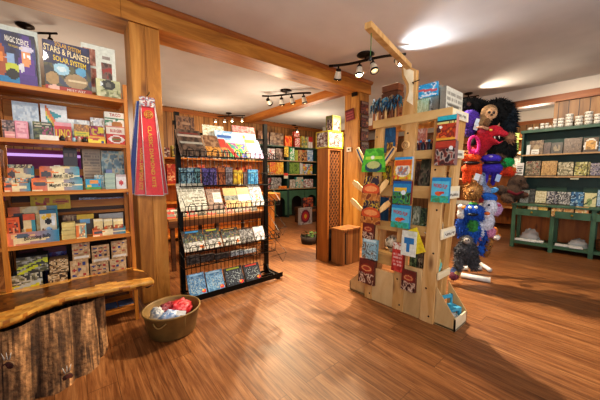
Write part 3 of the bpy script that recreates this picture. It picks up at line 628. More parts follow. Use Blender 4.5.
for lev in range(3):
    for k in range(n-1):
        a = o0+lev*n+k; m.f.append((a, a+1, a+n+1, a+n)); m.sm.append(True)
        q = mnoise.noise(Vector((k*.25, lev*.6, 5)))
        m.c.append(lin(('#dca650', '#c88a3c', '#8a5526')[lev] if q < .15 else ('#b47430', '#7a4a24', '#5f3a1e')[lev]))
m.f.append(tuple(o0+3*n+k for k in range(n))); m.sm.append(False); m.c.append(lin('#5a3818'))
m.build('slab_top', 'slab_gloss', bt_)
# log base
m = MB(); prof = []; NA = 220; NZ = 36; LC = Vector((-.22, 2.45, 0))-off
EDGE = sorted(((p.x, p.y) for p in (onz(u, v+11, BZ-.062) for u, v in front_px)))
def edge_y(x):
    for (xa, ya), (xb, yb_) in zip(EDGE, EDGE[1:]):
        if x <= xb: return ya+(yb_-ya)*max(0, (x-xa)/(xb-xa))
    return EDGE[-1][1]
vs = []; cols = []; fs = []
for i in range(NZ+1):
    z = (BZ-.064)*i/NZ
    for k in range(NA):
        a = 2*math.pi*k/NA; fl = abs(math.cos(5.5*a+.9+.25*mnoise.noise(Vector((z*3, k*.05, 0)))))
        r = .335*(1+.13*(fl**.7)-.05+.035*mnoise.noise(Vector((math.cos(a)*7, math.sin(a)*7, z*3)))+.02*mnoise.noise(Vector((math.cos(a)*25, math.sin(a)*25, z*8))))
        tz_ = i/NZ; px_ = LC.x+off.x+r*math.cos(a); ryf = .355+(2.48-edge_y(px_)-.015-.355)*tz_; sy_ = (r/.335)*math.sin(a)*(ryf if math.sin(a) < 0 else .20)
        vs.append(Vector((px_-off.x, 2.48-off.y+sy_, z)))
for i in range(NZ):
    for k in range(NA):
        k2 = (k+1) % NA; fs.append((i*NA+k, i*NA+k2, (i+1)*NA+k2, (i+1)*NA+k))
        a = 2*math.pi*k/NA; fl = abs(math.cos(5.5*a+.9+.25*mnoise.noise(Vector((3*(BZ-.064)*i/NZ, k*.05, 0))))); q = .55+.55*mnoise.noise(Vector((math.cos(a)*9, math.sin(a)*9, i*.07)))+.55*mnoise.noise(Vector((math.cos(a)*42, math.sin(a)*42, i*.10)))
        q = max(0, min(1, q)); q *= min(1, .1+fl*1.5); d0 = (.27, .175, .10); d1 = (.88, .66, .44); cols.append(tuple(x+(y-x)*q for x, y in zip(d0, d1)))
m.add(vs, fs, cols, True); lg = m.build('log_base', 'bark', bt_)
for (u, v) in ((8, 366), (67, 378)):
    d = ray(u, v); best = None; KC = 2.48
    for t_ in range(2000):
        p = CP+d*(t_/FPX*.003); 
        if ((p.x+.22)/.345)**2+((p.y-2.48)/(.365+(2.48-edge_y(p.x)-.37)*p.z/.41))**2 < 1 and p.z > 0: best = p; break
    if best is not None:
        nrm = Vector((best.x+.22, best.y-2.48, 0)).normalized(); q = nrm.to_track_quat('Z', 'Y').to_matrix()
        m = MB(); m.lathe([(0, .014), (.022, .013), (.030, .006), (.034, -.01)], 14, ['#5a2a20', '#4a2218', '#9a7a58'], best-off, rot=q); m.build('branch_knot', 'bark', bt_)
        m = MB('#d8d4cc'); 
        for s in range(3):
            aa = 1.25+s*.3; x = Vector((-nrm.y, nrm.x, 0)); p0 = best+x*(.036*math.cos(aa))+Vector((0, 0, .04*math.sin(aa))); p1 = best+x*(.075*math.cos(aa))+Vector((0, 0, .085*math.sin(aa)))
            m.tube([p0-off+nrm*.004, p1-off+nrm*.006], [.004, .0015], 5)
        m.build('pale_scratch', 'bark', bt_)

# ------------------------------------------------------------------ tub of plush bags
TB = thing('metal_tub', 'round tan tub holding bagged red and blue soft toys on the floor by the post', 'tub', (.585, 2.385, 0))
m = MB(); m.lathe([(0, .004), (.175, .004), (.182, .012), (.216, .192), (.225, .197), (.225, .208), (.214, .208), (.207, .197), (.175, .02), (0, .018)], 36); m.build('tub_wall', 'tub_tan', TB)
m = MB()
for k in range(4):
    a = 2*math.pi*k/4+.2; m = MB(); m.tube([((.180+.034*t_)*math.cos(a), (.180+.034*t_)*math.sin(a), .012+.18*t_) for t_ in (0, .5, 1)], .004, 5); m.build('seam', 'tub_tan', TB)
for s in (-1, 1):
    m = MB(); dirv = -F0*s; sd = RT
    pts = [dirv*(.207+.022*math.sin(math.pi*t_))+sd*(-.05+.1*t_)+Vector((0, 0, .17-.03*math.sin(math.pi*t_))) for t_ in [k/8 for k in range(9)]]
    m.tube(pts, .006, 6); m.build('handle', 'tub_tan', TB)
def lump(name, label, c, r, cols, seed, group=None):
    m = MB(); n, k = 20, 14; vs = []; fs = []; cc = []
    for i in range(k+1):
        th = math.pi*i/k
        for j in range(n):
            a = 2*math.pi*j/n; p = Vector((math.sin(th)*math.cos(a), math.sin(th)*math.sin(a), math.cos(th)))
            q = 1+.25*mnoise.noise(p*2.5+Vector((seed, 0, 0)))+.12*mnoise.noise(p*7+Vector((seed, 3, 0)))
            vs.append(Vector((p.x*r[0], p.y*r[1], p.z*r[2]))*q)
    for i in range(k):
        for j in range(n):
            j2 = (j+1) % n; fs.append((i*n+j, (i+1)*n+j, (i+1)*n+j2, i*n+j2)); cc.append(cols[int(abs(mnoise.noise(vs[i*n+j]*30+Vector((seed, 0, 0))))*len(cols)*2) % len(cols)])
    m.add(vs, fs, cc, True); o = m.build(name, 'printed_card', None, c); return tag(o, label, 'soft toy', group)
lump('bagged_toy', 'bright red bagged soft toy heaped in the tan tub', (.65, 2.42, .155), (.105, .10, .07), ['#b8202a', '#c93a44', '#e06a70', '#8f1820'], 1)
lump('bagged_toy', 'pale blue bagged soft toy at the front left in the tan tub', (.545, 2.31, .15), (.085, .07, .055), ['#7f9cc4', '#a8b8d4', '#5f7cb0', '#ccd4e0'], 2)
lump('bagged_toy', 'grey and white bag of soft toys at the left in the tan tub', (.475, 2.40, .16), (.05, .08, .06), ['#b8b8b8', '#8f98a4', '#d8d8d4'], 3)
lump('bagged_toy', 'dull red bagged soft toy at the back of the tan tub', (.57, 2.47, .15), (.085, .06, .06), ['#9c4a50', '#b8737a', '#8a3038'], 4)
tg = MB('#f0ece4').box((0, 0, 0), (.07, .002, .035)).build('paper_tag', 'printed_card', None, onz(181, 313, .222), (-.7, .1, -.5)); tag(tg, 'white paper tag on the red bagged toy in the tub', 'tag')

# ------------------------------------------------------------------ black wire rack
RY = 2.765; RB = 3.035; RX0, RX1 = .865, 1.935
rk = thing('wire_rack', 'tall black wire display rack of maps and magazines right of the left post', 'rack', (0, RY, 0))
def rz_(u0, v0, u1, v1): return (ony(u0, v0, RY).z+ony(u1, v1, RY).z)/2
T1, T3, T4, T6 = rz_(181, 155, 260, 159), rz_(180, 214, 265, 204), rz_(184, 257, 265, 237), .06
for x in (RX0, RX1):
    m = MB(); m.b2((x-.024, RB-RY-.02, .03), (x+.024, RB-RY+.02, 1.95)); m.build('rack_post', 'black_metal', rk)
    m = MB(); m.prism([(-.02, .0), (.30, .0), (.33, .05), (.32, .12), (.27, .16), (.2, .05), (-.02, .03)], x-.012, x+.012, 0); m.build('rack_foot', 'black_metal', rk)
m = MB()
for k in range(23):
    x = RX0+(RX1-RX0)*k/22; m.tube([(x, RB-RY, .12), (x, RB-RY, 1.72)], .0036, 4)
for k in range(9): z = .12+.2*k; m.tube([(RX0, RB-RY-.004, z), (RX1, RB-RY-.004, z)], .003, 4)
m.build('grid_panel', 'wire_black', rk)
m = MB(); m.bar((RX0, RB-RY, 1.75), (RX1, RB-RY, 1.75), .02, .025); m.bar((RX0-.04, RB-RY, 1.84), (RX0+.05, RB-RY, 1.84), .03, .04); m.build('cross_bar', 'black_metal', rk)
def basket(z, dz, x0=RX0-.03, x1=RX1+.03, y0=0.0, lip=.05, loops=True):
    """sloped wire tray: front lip at height z, back edge dz higher"""
    m = MB(); yb = RB-RY-.01
    m.tube([(x0, y0, z-.005), (x1, y0, z-.005)], .006, 5); m.tube([(x0, y0-.012, z+lip), (x1, y0-.012, z+lip)], .0035, 4)
    m.tube([(x0, yb, z+dz), (x1, yb, z+dz)], .004, 4)
    n = 20
    for k in range(n+1):
        x = x0+(x1-x0)*k/n; m.tube([(x, yb, z+dz), (x, y0, z-.006), (x, y0-.012, z+lip)], .0034, 4)
    if loops:
        for k in range(9):
            x = x0+(x1-x0)*(k+.5)/9; m.tube([(x-.035, y0-.014, z), (x-.035, y0-.02, z+.05), (x-.02, y0-.02, z+.072), (x+.02, y0-.02, z+.072), (x+.035, y0-.02, z+.05), (x+.035, y0-.014, z)], .0044, 5)
    for x in (x0, x1): m.tube([(x, y0, z), (x, yb, z+dz), (x, yb, z+dz+.16), (x, y0-.012, z+lip), (x, y0, z)], .0035, 4)
    return m.build('wire_basket', 'wire_black', rk)
basket(T1, .12); basket(T3, .12); basket(T4, .12)
basket(1.19, 0, y0=.12, lip=.14, loops=False); basket(.345, 0, y0=.10, lip=.10, loops=False)
m = MB()
for y in (-.02, .12, .26): m.bar((RX0-.02, y, .035), (RX1+.05, y, .035), .014, .02)
for x in (RX0-.02, 1.25, 1.6, RX1+.05): m.bar((x, -.02, .035), (x, .27, .035), .014, .02)
m.bar((RX0-.02, -.03, .06), (RX1+.05, -.03, .06), .006, .05); m.build('base_tray', 'black_metal', rk)
# side pockets of bent wire on the right of the rack
m = MB()
for z in (.62, .28):
    m.tube([(RX1+.02, .2, z+.28), (RX1+.17, .05, z+.02), (RX1+.05, -.04, z-.06), (RX1, .08, z+.1)], .0035, 4); m.tube([(RX1+.02, .2, z-.05), (RX1+.17, .05, z+.02)], .0035, 4)
m.build('side_pocket', 'wire_black', rk)

def leaf(name, label, cat, u0, u1, vt, z, spec, dy=.012, tilt=-.55, group=None, txt=(), d=.012, side='#c8c2b4', lift=0):
    return card(name, label, cat, ('y', RY+dy), u0, u1, 0, vt, spec, d=d, side=side, tilt=tilt, zb=z+.006+lift, group=group, txt=txt, cell=.011)
DK = ['#2c221c', '#4a3a30', '#6a5648', '#8a8078', '#30282a']
leaf('magazine', 'tall dark brown wood patterned board at the back left of the top wire tier', 'magazine', 178, 196, 116.5, T1+.12, [('bg', '#5a3c28'), ('n', 0, 0, 1, 1, ['#4a2c1a', '#6e4a30', '#7d5a40', '#3c2416'], 6), ('r', .3, .72, .75, .8, '#8a6a50')], dy=.2, tilt=-.15)
leaf('map_sheet', 'cream sketch map at the back of the top wire tier', 'map', 204, 225, 125.5, T1+.12, [('bg', '#d9d2ba'), ('n', 0, 0, 1, 1, ['#dcd6c0', '#c8bfa0', '#a89c80', '#e4dfcc'], 8)], dy=.2, tilt=-.15)
leaf('map_sheet', 'pale blue map with a dark blue band in the top wire tier', 'map', 217, 236, 131, T1+.09, [('bg', '#a9c6dc'), ('n', 0, 0, 1, 1, ['#a9c6dc', '#c4d8e6', '#7fa8cc'], 5), ('r', .1, .62, .85, .78, '#2a5aa0')], dy=.14, tilt=-.3)
leaf('map_sheet', 'large map with a red top and orange bottom at right of top wire tier', 'map', 235, 257.5, 126.5, T1+.10, [('bg', '#e6e0d6'), ('r', 0, .72, 1, 1, '#b56460'), ('n', 0, .74, 1, 1, ['#b05a58', '#c98a88', '#a84a48'], 7), ('r', .12, .22, 1, .36, '#e2a04a'), ('r', 0, 0, 1, .12, '#d8c9b0'), ('e', .45, .55, .06, .07, '#c8b02c')], dy=.17, tilt=-.25)
leaf('magazine', 'dark striped magazine spread at the front left of the top wire tier', 'magazine', 181, 206, 130, T1, [('bg', '#3a2c24'), ('n', 0, 0, 1, 1, ['#2c201a', '#4a3a30', '#5f4c40'], 6), ('r', .05, .72, 1, .80, '#9a8f86'), ('r', .05, .45, 1, .52, '#8a8880'), ('r', .1, .82, .9, .9, '#6a2c28')])
leaf('magazine', 'brown picture pack in the middle of the top wire tier', 'magazine', 207.5, 222.5, 135.5, T1, [('bg', '#6a4830'), ('n', 0, .45, 1, 1, ['#5a3c28', '#7a5a40', '#8f7258'], 7), ('n', 0, 0, 1, .45, ['#8a5a20', '#c08a3c', '#5a3818'], 8)])
leaf('booklet', 'red booklet standing left of the rainbow card on the top wire tier', 'booklet', 222.8, 229.5, 139, T1, [('bg', '#a8362c'), ('n', 0, 0, 1, .5, ['#c98a4a', '#a8362c', '#4a6a5a'], 5)])
leaf('greeting_card', 'rainbow coloured picture card on the top wire tier', 'card', 230, 250, 141, T1, [('bg', '#4a9a5a'), ('r', 0, .85, 1, 1, '#b8bcc0'), ('n', .2, .0, 1, .85, ['#2c8a8a', '#3aa04a', '#d8c23a', '#2a6ab0', '#8a4a98', '#c04a3a'], 4), ('d', .12, -2.2, .22, '#d8342c'), ('r', 0, .85, 1, 1, '#b8bcc0'), ('r', .92, 0, 1, .85, '#c8a880')])
leaf('greeting_card', 'pastel rainbow card at the right end of the top wire tier', 'card', 250.5, 264, 140, T1, [('bg', '#c9a8d8'), ('d', .3, .5, .12, '#8fd0d0'), ('r', 0, .8, .7, 1, '#7ac84a'), ('r', .3, .65, 1, .8, '#a8d8e8'), ('n', 0, 0, 1, .62, ['#d8b0dc', '#c4a8e0', '#e8c8d8'], 4)])
# upright stock in the second tier
T2 = 1.19
for (u0, u1, vt, pal, lab, dy) in ((179.5, 187, 168, ['#4a7a8a', '#24404a', '#8fb4b8'], 'teal pack at the far left behind the wire of the second rack tier', .16), (187.5, 194, 167.5, ['#3a6a8a', '#9ac0c8', '#1f3644'], 'blue pack second from left behind the wire of the second rack tier', .165), (194.5, 201, 167.5, ['#2c4c5c', '#6fa0a0', '#1c2c30'], 'dark teal pack third from left behind the wire of the second rack tier', .16),
        (202.5, 209.5, 168, ['#3a2f70', '#6a5aa0', '#1f1c3c'], 'left purple pack behind the wire of the second rack tier', .165), (210, 217, 168, ['#40346e', '#7a6aa8', '#2a2450'], 'right purple pack behind the wire of the second rack tier', .16), (218.5, 225.5, 166, ['#8f4a2c', '#c8763a', '#5a3020'], 'brown orange pack in the middle of the second rack tier', .165), (226, 233, 167, ['#7a6a6a', '#a8a0a0', '#4a4248'], 'grey pack in the middle of the second rack tier', .16), (234, 243, 170, ['#e0b41f', '#d8c24a', '#b07a1a'], 'yellow pack in the second rack tier', .165), (244, 247.5, 172, ['#5a4a4a', '#8a7a78'], 'thin dull pack right of the yellow one in the second rack tier', .16), (248.5, 258, 169.5, ['#3a9ad0', '#7ac4e8', '#2a78b0'], 'bright light blue pack at right of the second rack tier', .165)):
    card('travel_guide', lab, 'book', ('y', RY+dy), u0, u1, 0, vt, [('bg', pal[0]), ('n', 0, 0, 1, 1, pal, 5), ('t', .1, .7, .9, .95, pal[1], 2)], d=.03, zb=T2+.008)
MAPW = ['#d8d4c2', '#c2beac', '#9c9888', '#e2decc', '#b0ac98']
leaf('map_sheet', 'large grey and white street map at left of the third rack tier', 'map', 181, 208.5, 183.5, T3, [('bg', '#cfccba'), ('n', 0, 0, 1, 1, MAPW, 9), ('t', .05, .7, .9, .95, '#8a8674', 3), ('r', .3, .1, .95, .2, '#dcd8c8'), ('t', .45, .2, .9, .55, '#7c7868', 3)], tilt=-.5)
leaf('map_sheet', 'brown bordered folded map with a white panel on the third rack tier', 'map', 210, 224.5, 189, T3, [('bg', '#8f7464'), ('n', 0, 0, 1, 1, ['#8f7464', '#a88c78', '#7a6254'], 6), ('r', .38, .28, .95, .8, '#e2dfd2'), ('t', .42, .5, .9, .75, '#b0ab9c', 3)], tilt=-.5)
leaf('notebook', 'tan topped notebook with a grey picture on the third rack tier', 'book', 227, 240, 188, T3, [('bg', '#d8b070'), ('r', 0, .35, 1, .62, '#6f7468'), ('n', 0, .35, 1, .62, ['#6f7468', '#94988a', '#4c5048'], 6)], tilt=-.5)
leaf('notebook', 'tan topped notebook with a white picture on the third rack tier', 'book', 240.5, 252.5, 187, T3, [('bg', '#dcb678'), ('r', 0, .3, 1, .62, '#dcdad0'), ('n', 0, .3, 1, .55, ['#dcdad0', '#b8b8b0', '#e8e6de'], 6)], tilt=-.5)
leaf('booklet', 'chequered booklet with blue and yellow picture at right of the third rack tier', 'booklet', 253, 265, 185.5, T3, [('bg', '#a8a49c'), ('n', 0, .5, 1, 1, ['#8a8680', '#c8c4bc', '#5c5854'], 12), ('r', 0, .25, 1, .5, '#4ab0c8'), ('n', .1, .25, .9, .5, ['#e8c83a', '#4ab0c8', '#d8503a'], 5), ('n', 0, 0, 1, .25, ['#b8b4ac', '#8a8680', '#d8d4cc'], 9)], tilt=-.5)
def starmap(a, b, top): return [('bg', a), ('n', 0, 0, 1, 1, [a, b, a], 5), ('n', .08, .12, .92, .78, [a, b, a, '#a8b4b0', a, b], 16), ('r', .12, .88, .85, .95, top), ('e', .84, .15, .12, .09, '#e03a24'), ('e', .80, .18, .05, .04, '#f0d03a')]
for (u0, u1, vt, top, lab) in ((185, 206, 230.5, '#3aa0d8', 'blue topped night sky chart at the left of the fourth rack tier'), (207, 223, 228.5, '#d8d03a', 'yellow topped chart second from left on the fourth rack tier'), (224.5, 241, 228, '#e0a83a', 'orange topped chart third from left on the fourth rack tier')):
    leaf('star_chart', lab, 'chart', u0, u1, vt, T4, [('bg', '#3a3c38'), ('n', 0, .4, 1, .85, ['#2c2e2c', '#3f423c', '#3a6a6a', '#8a4a3a', '#8a8a3a', '#2c2e2c'], 8), ('n', 0, 0, 1, .42, ['#c2beb0', '#dad6ca', '#9a968a', '#7c786c'], 7), ('r', .15, .9, .8, .97, top), ('e', .84, .16, .11, .09, '#e8762c')], tilt=-.5)
leaf('compact_disc', 'grey and black disc case right of the charts on the fourth rack tier', 'disc', 242, 255, 229, T4, [('bg', '#5a5048'), ('n', 0, 0, 1, 1, ['#4a4440', '#8a8680', '#2c2826', '#a8a49c'], 6)], tilt=-.5)
leaf('compact_disc', 'white disc case with fine print at right end of fourth rack tier', 'disc', 256, 266, 226.5, T4, [('bg', '#dcdad2'), ('n', 0, .2, 1, .7, ['#e4e2da', '#a8b4bc', '#c8a098'], 7)], tilt=-.5)
for (u0, u1, vt, pal, lab) in ((187, 200, 255.5, ['#2a2624', '#4a4440', '#6a645c'], 'left dark pack in the low wire basket of the rack'), (201, 214, 254.5, ['#24201e', '#403a36', '#5a5450'], 'second dark pack in the low wire basket of the rack'), (215, 229, 253.5, ['#2c2826', '#524c48'], 'third dark pack in the low wire basket of the rack'), (231, 243, 251, ['#8a949c', '#c4ccd0', '#5a646c'], 'left pale grey pack in the low wire basket of the rack'), (244, 256, 249.5, ['#9aa4a8', '#d0d4d4', '#6a747a'], 'right pale grey pack in the low wire basket of the rack')):
    card('travel_guide', lab, 'book', ('y', RY+.16), u0, u1, 0, vt, [('bg', pal[0]), ('n', 0, 0, 1, 1, pal, 6)], d=.035, zb=.353)
for (u0, u1, vt, a, b, top, lab) in ((190, 207.5, 273.5, '#3c6c94', '#7aa4c4', '#8ab8d8', 'leftmost pale blue star chart on the bottom tier of the rack'), (208.5, 225.5, 270.5, '#4a7aa0', '#84aeca', '#a8cce0', 'second pale blue star chart on the bottom tier of the rack'), (227.5, 245, 267, '#23262e', '#3e4652', '#b8c83a', 'dark star chart with a green top line on the bottom rack tier'), (246.5, 262, 263.5, '#1d2028', '#3a3e48', '#d84a3a', 'dark star chart with a red top line on the bottom rack tier')):
    leaf('star_chart', lab, 'chart', u0, u1, vt, T6, starmap(a, b, top), tilt=-.45, dy=.0, d=.03, side='#6a5a4a')

# ------------------------------------------------------------------ lattice cabinet and wooden box
cb = thing('lattice_cabinet', 'tall narrow wooden cabinet with a diagonal lattice side beside the middle post', 'cabinet', (2.87, 2.82, 0))
CW, CD, CH = .30, .245, 1.70
m = MB(); m.b2((0, 0, 0), (.03, CD, CH)); m.b2((0, CD-.02, 0), (CW, CD, CH)); m.b2((CW-.03, 0, 0), (CW, CD, CH)); m.build('side_panel', 'cabinet_wood', cb)
MB().b2((0.03, 0.0, CH-.03), (CW-.03, CD-.02, CH)).build('top_panel', 'cabinet_wood', cb)
MB().b2((.03, .04, .0), (CW-.03, .05, CH-.03)).build('inner_panel', 'dark_back', cb)
m = MB(); L = CW-.06
for s in (1, -1):
    for k in range(-6, 30):
        z0 = .082*k+.45; za, zb_ = (z0, z0+L*1.35) if s > 0 else (z0+L*1.35, z0)
        lo_, hi_ = .50, CH-.03; t0, t1 = 0.0, 1.0; dz = zb_-za
        ta, tb2 = (lo_-za)/dz, (hi_-za)/dz
        t0, t1 = max(0, min(ta, tb2)), min(1, max(ta, tb2))
        if t1-t0 < .08: continue
        a = Vector((.03+L*t0, .016 if s > 0 else .022, za+dz*t0)); b = Vector((.03+L*t1, a.y, za+dz*t1))
        m.bar(a, b, .005, .02)
m.build('lattice', 'lattice_wood', cb)
wb = thing('wooden_box', 'low old wooden box standing on the floor in front of the lattice cabinet', 'box', (2.885, 2.51, 0))
m = MB(); m.b2((.05, .05, 0), (.425, .295, .50)); m.build('box_body', 'old_box_wood', wb, bevel=.006)
MB().b2((.038, .038, .50), (.437, .297, .53)).build('box_lid', 'old_box_wood', wb, bevel=.006)
m = MB(); m.b2((.08, .044, .02), (.10, .0495, .48)); m.build('dark_strip', 'dark_back', wb)
def fram(name, label, loc, w, d, h, spec, edge):
    t = thing(name, label, 'box', loc)
    MB('#4a3c34').b2((0.003, 0.003, 0.003), (w-.003, d-.003, h-.003)).build('carton', 'printed_card', t)
    # printed -X and -Y faces
    mb = MB(); face_grid(mb, d-.01, h-.01, 0, spec); mb.build('printed_face', 'printed_card', t, (.0005, d/2, .005), (0, 0, RZX))
    mb = MB(); face_grid(mb, w-.01, h-.01, 0, spec); mb.build('printed_face', 'printed_card', t, (w/2, .0005, .005))
    m = MB(edge); e = .008
    for x in (0, w):
        for y in (0, d): m.bar((x, y, 0), (x, y, h), e*1.6, e*1.6)
    for z in (e, h):
        for x in (0, w): m.bar((x, 0, z), (x, d, z), e*1.6, e*2)
        for y in (0, d): m.bar((0, y, z), (w, y, z), e*1.6, e*2)
    m.build('yellow_edging', 'printed_card', t); return t
PH = [('bg', '#7a5a4a'), ('n', 0, 0, 1, 1, ['#5a3a30', '#c9b8a8', '#7c3a38', '#a89088', '#3a4438', '#d8d0c4'], 6)]
fram('puzzle_box', 'large photo printed box with yellow edges on top of the lattice cabinet', (2.865, 2.815, CH+.001), .305, .25, .235, PH, '#c9b02c')
fram('puzzle_box', 'slim upright photo printed box with yellow edging on top of the larger one', (3.0, 2.86, CH+.238), .16, .13, .24, [('bg', '#8a7c70'), ('n', 0, 0, 1, .8, ['#c8b8b0', '#8a4a58', '#5a5048', '#b8a8a0', '#3a302c'], 5), ('r', 0, 0, 1, .12, '#d8b82c'), ('r', .1, .82, .9, .98, '#8a8c5a')], '#8f8a3a')
# things on the middle post
o, w, h = card('wall_sign', 'dark red notice card pinned on the left face of the middle post', 'sign', ('x', 3.85), 346, 354.5, 120.5, 109, [('bg', '#7a1c22'), ('t', .1, .15, .9, .85, '#a8484a', 3), ('r', 0, .88, 1, 1, '#5a1418')], d=.008); o.rotation_euler[1] = -.12
ol = thing('wall_outlet', 'cream outlet plate on the left face of the middle post', 'outlet', onx(349, 149.5, 3.862))
MB().b2((-.006, -.055, -.04), (0, .055, .04)).build('plate', 'white_plastic', ol, bevel=.002); MB().b2((-.009, -.02, -.014), (-.006, .02, .014)).build('socket_face', 'ink_black', ol)
br_ = MB().b2((-.03, -.09, -.035), (0, .02, .035)).build('bracket', 'screw', None, onx(353.5, 94.5, 3.858)); tag(br_, 'small dark metal bracket at the top of the middle post under the beam', 'bracket')
for k, (vt, vb, lab) in enumerate(((101.5, 114, 'topmost of four dark red packs hanging down the middle post'), (115, 127.5, 'second from top of four dark red packs on the middle post'), (128.5, 141, 'third from top of four dark red packs on the middle post'), (142, 155, 'lowest of four dark red packs hanging down the middle post'))):
    card('hanging_pack', lab, 'pack', ('y', 3.045), 361, 368.5, vb, vt, [('bg', '#4a1c18'), ('n', 0, 0, 1, .75, ['#3a1614', '#6a241f', '#8a4030', '#2c1210'], 5), ('r', .1, .8, .9, .95, '#8a7468'), ('e', .8, .4, .15, .12, '#b8824a')], d=.02, group='dark red packs on the middle post')

# ------------------------------------------------------------------ plywood display stand
DX, DX2, DY0, DY1 = 2.35, 2.63, 1.02, 1.74
def X2(z): return 2.55+.17*z
st = thing('display_stand', 'tall plywood display stand with shelf bins, three front posts and an overhead arm', 'stand', (2.68, 1.4, 0))
O = Vector((2.68, 1.4, 0))
LEAN = .075
def onlean(u, v, x0=None):
    x0 = DX if x0 is None else x0
    d = ray(u, v); t = (x0+LEAN*CP.z-CP.x)/(d.x-LEAN*d.z); return CP+d*t
def B(m, lo, hi): m.b2(Vector(lo)-O, Vector(hi)-O); return m
def post_(y0, y1, z1, x=DX, scr=True):
    m = MB(); m.prism([(x-O.x, 0), (x+.045-O.x, 0), (x+.045+LEAN*z1-O.x, z1), (x+LEAN*z1-O.x, z1)], y0-O.y, y1-O.y, 1); o = m.build('front_post', 'stand_wood', st, bevel=.004)
    if scr:
        for z in (.06, .30, .62, 1.0, 1.35, 1.7):
            if z < z1: MB().lathe([(0, .004), (.007, .003), (.009, 0)], 8, None, Vector((x+LEAN*z, (y0+y1)/2+.02*(1 if int(z*10) % 2 else -1), z))-O, rot=Matrix.Rotation(-math.pi/2, 3, 'Y')).build('screw_head', 'screw', o)
    return o
post_(1.02, 1.14, 1.80); post_(1.66, 1.75, 1.80); post_(1.305, 1.42, 1.86)
for ya, yb_ in ((DY0-.004, DY0+.045), (DY1-.045, DY1)):
    m = MB(); m.prism([(X2(0)-.11-O.x, 0), (X2(0)-.002-O.x, 0), (X2(1.8)-.002-O.x, 1.8), (X2(1.8)-.14-O.x, 1.8)], ya-O.y, yb_-O.y, 1); m.build('rear_post', 'stand_wood', st, bevel=.004)
def slab3(pts, dx0, dx1, name, mat):
    m = MB(); n = len(pts); v = [p+Vector((dx0, 0, 0))-O for p in pts]+[p+Vector((dx1, 0, 0))-O for p in pts]
    m.add(v, [tuple(range(n)), tuple(reversed(range(n, 2*n)))]+[(i, (i+1) % n, n+(i+1) % n, n+i) for i in range(n)]); return m.build(name, mat, st)
slab3([onlean(u, v) for u, v in ((401.5, 63), (416.5, 69.5), (414, 130), (401, 130), (403, 104), (406, 95), (406.5, 86), (402, 77))], -.001, .044, 'shaped_post_top', 'stand_wood')
slab3([onlean(u, v) for u, v in ((403.5, 66), (413.8, 71), (413, 105), (406.8, 101), (409.4, 92), (409.2, 84), (404.5, 75))], -.007, -.0015, 'pale_inset', 'ply_edge')
p0 = onz(408, 66, 2.285); p1 = onz(368, 25, 2.285); p0 = p0+(p0-p1)*.03
m = MB(); m.bar(p0-O, p1-O, .05, .042); m.build('overhead_arm', 'stand_wood', st, bevel=.003)
LV = [(1.79, 1.87), (1.455, 1.53), (1.095, 1.205), (.75, .84)]
MB().b2(Vector((DX-.018+LEAN*1.8, DY0-.03, LV[0][0]))-O, Vector((DX-.001+LEAN*1.8, DY1+.03, LV[0][1]))-O).build('front_lip', 'plywood_flat', st)
for a, b in LV[1:]:
    for y0, y1 in ((1.14, 1.305), (1.42, 1.66)): MB().b2(Vector((DX+.02+LEAN*a, y0, a))-O, Vector((DX+.035+LEAN*a, y1, b))-O).build('front_lip', 'plywood_flat', st)
MB().b2(Vector((DX+.045, 1.42, .40))-O, Vector((DX+.06, 1.66, .50))-O).build('front_lip', 'plywood_flat', st)
for a, b in LV: MB().b2(Vector((DX+.036+LEAN*a, DY0+.0, a-.004))-O, Vector((X2(a), DY1, a+.012))-O).build('shelf_panel', 'plywood_flat', st)
MB().b2(Vector((DX+.17, DY0+.36, .02))-O, Vector((DX2-.10, DY0+.372, 1.78))-O).build('centre_panel', 'crate_wood', st)
for i, (a, b) in enumerate(LV):
    for y, s in ((DY0-.02, -1), (DY1+.008, 1)):
        o = B(MB(), (DX+LEAN*a, y, a), (X2(a)+.004, y+.012, b)).build('side_lip', 'ply_edge', st)
        if s < 0:
            lab = box_card(.24, .055, .002, [('bg', '#e9e3d2'), ('t', .08, .15, .92, .85, '#8a8478', 2)], '#e9e3d2').build('shelf_label', 'printed_card', o, Vector(((DX+LEAN*a+X2(a))/2+.02, y-.003, a+.012))-O)
MB().b2(Vector((DX+.012, 1.14, 0))-O, Vector((DX+.03, 1.305, .46))-O).build('base_panel', 'plywood', st)
MB().b2(Vector((DX+.012, 1.42, 0))-O, Vector((DX+.03, 1.66, .345))-O).build('base_panel', 'plywood', st)
for ya, yb_, s in ((DY0, .85, -1), (DY1, 1.975, 1)):
    for x in (DX+.03, DX2-.012):
        m = MB(); m.prism([(ya-O.y, 0), (yb_-O.y, 0), (yb_-O.y, .105), (ya-O.y+.01*s, .33)], x-O.x, x+.012-O.x, 0); m.build('bin_end', 'plywood', st)
    B(MB(), (DX+.03, min(yb_, yb_-.012*s), 0), (DX2, max(yb_, yb_-.012*s), .105)).build('bin_lip', 'ply_edge', st)
    B(MB(), (DX+.03, min(ya, yb_), .004), (DX2, max(ya, yb_), .016)).build('bin_floor', 'plywood_flat', st)
hc = thing('pull_string', 'thin green pull string with a black clip hanging from the end of the overhead arm', 'cord', p1.lerp(p0, .06)+Vector((0, 0, -.03)))
MB('#4a7a3a').tube([(0, 0, 0), (.004, .002, -.07), (-.004, 0, -.15)], .003, 5).build('cord_line', 'printed_matte', hc); MB('#1a1a18').lathe([(0, .02), (.009, .012), (.012, -.012), (0, -.02)], 10, None, (-.004, 0, -.165)).build('clip', 'printed_card', hc)
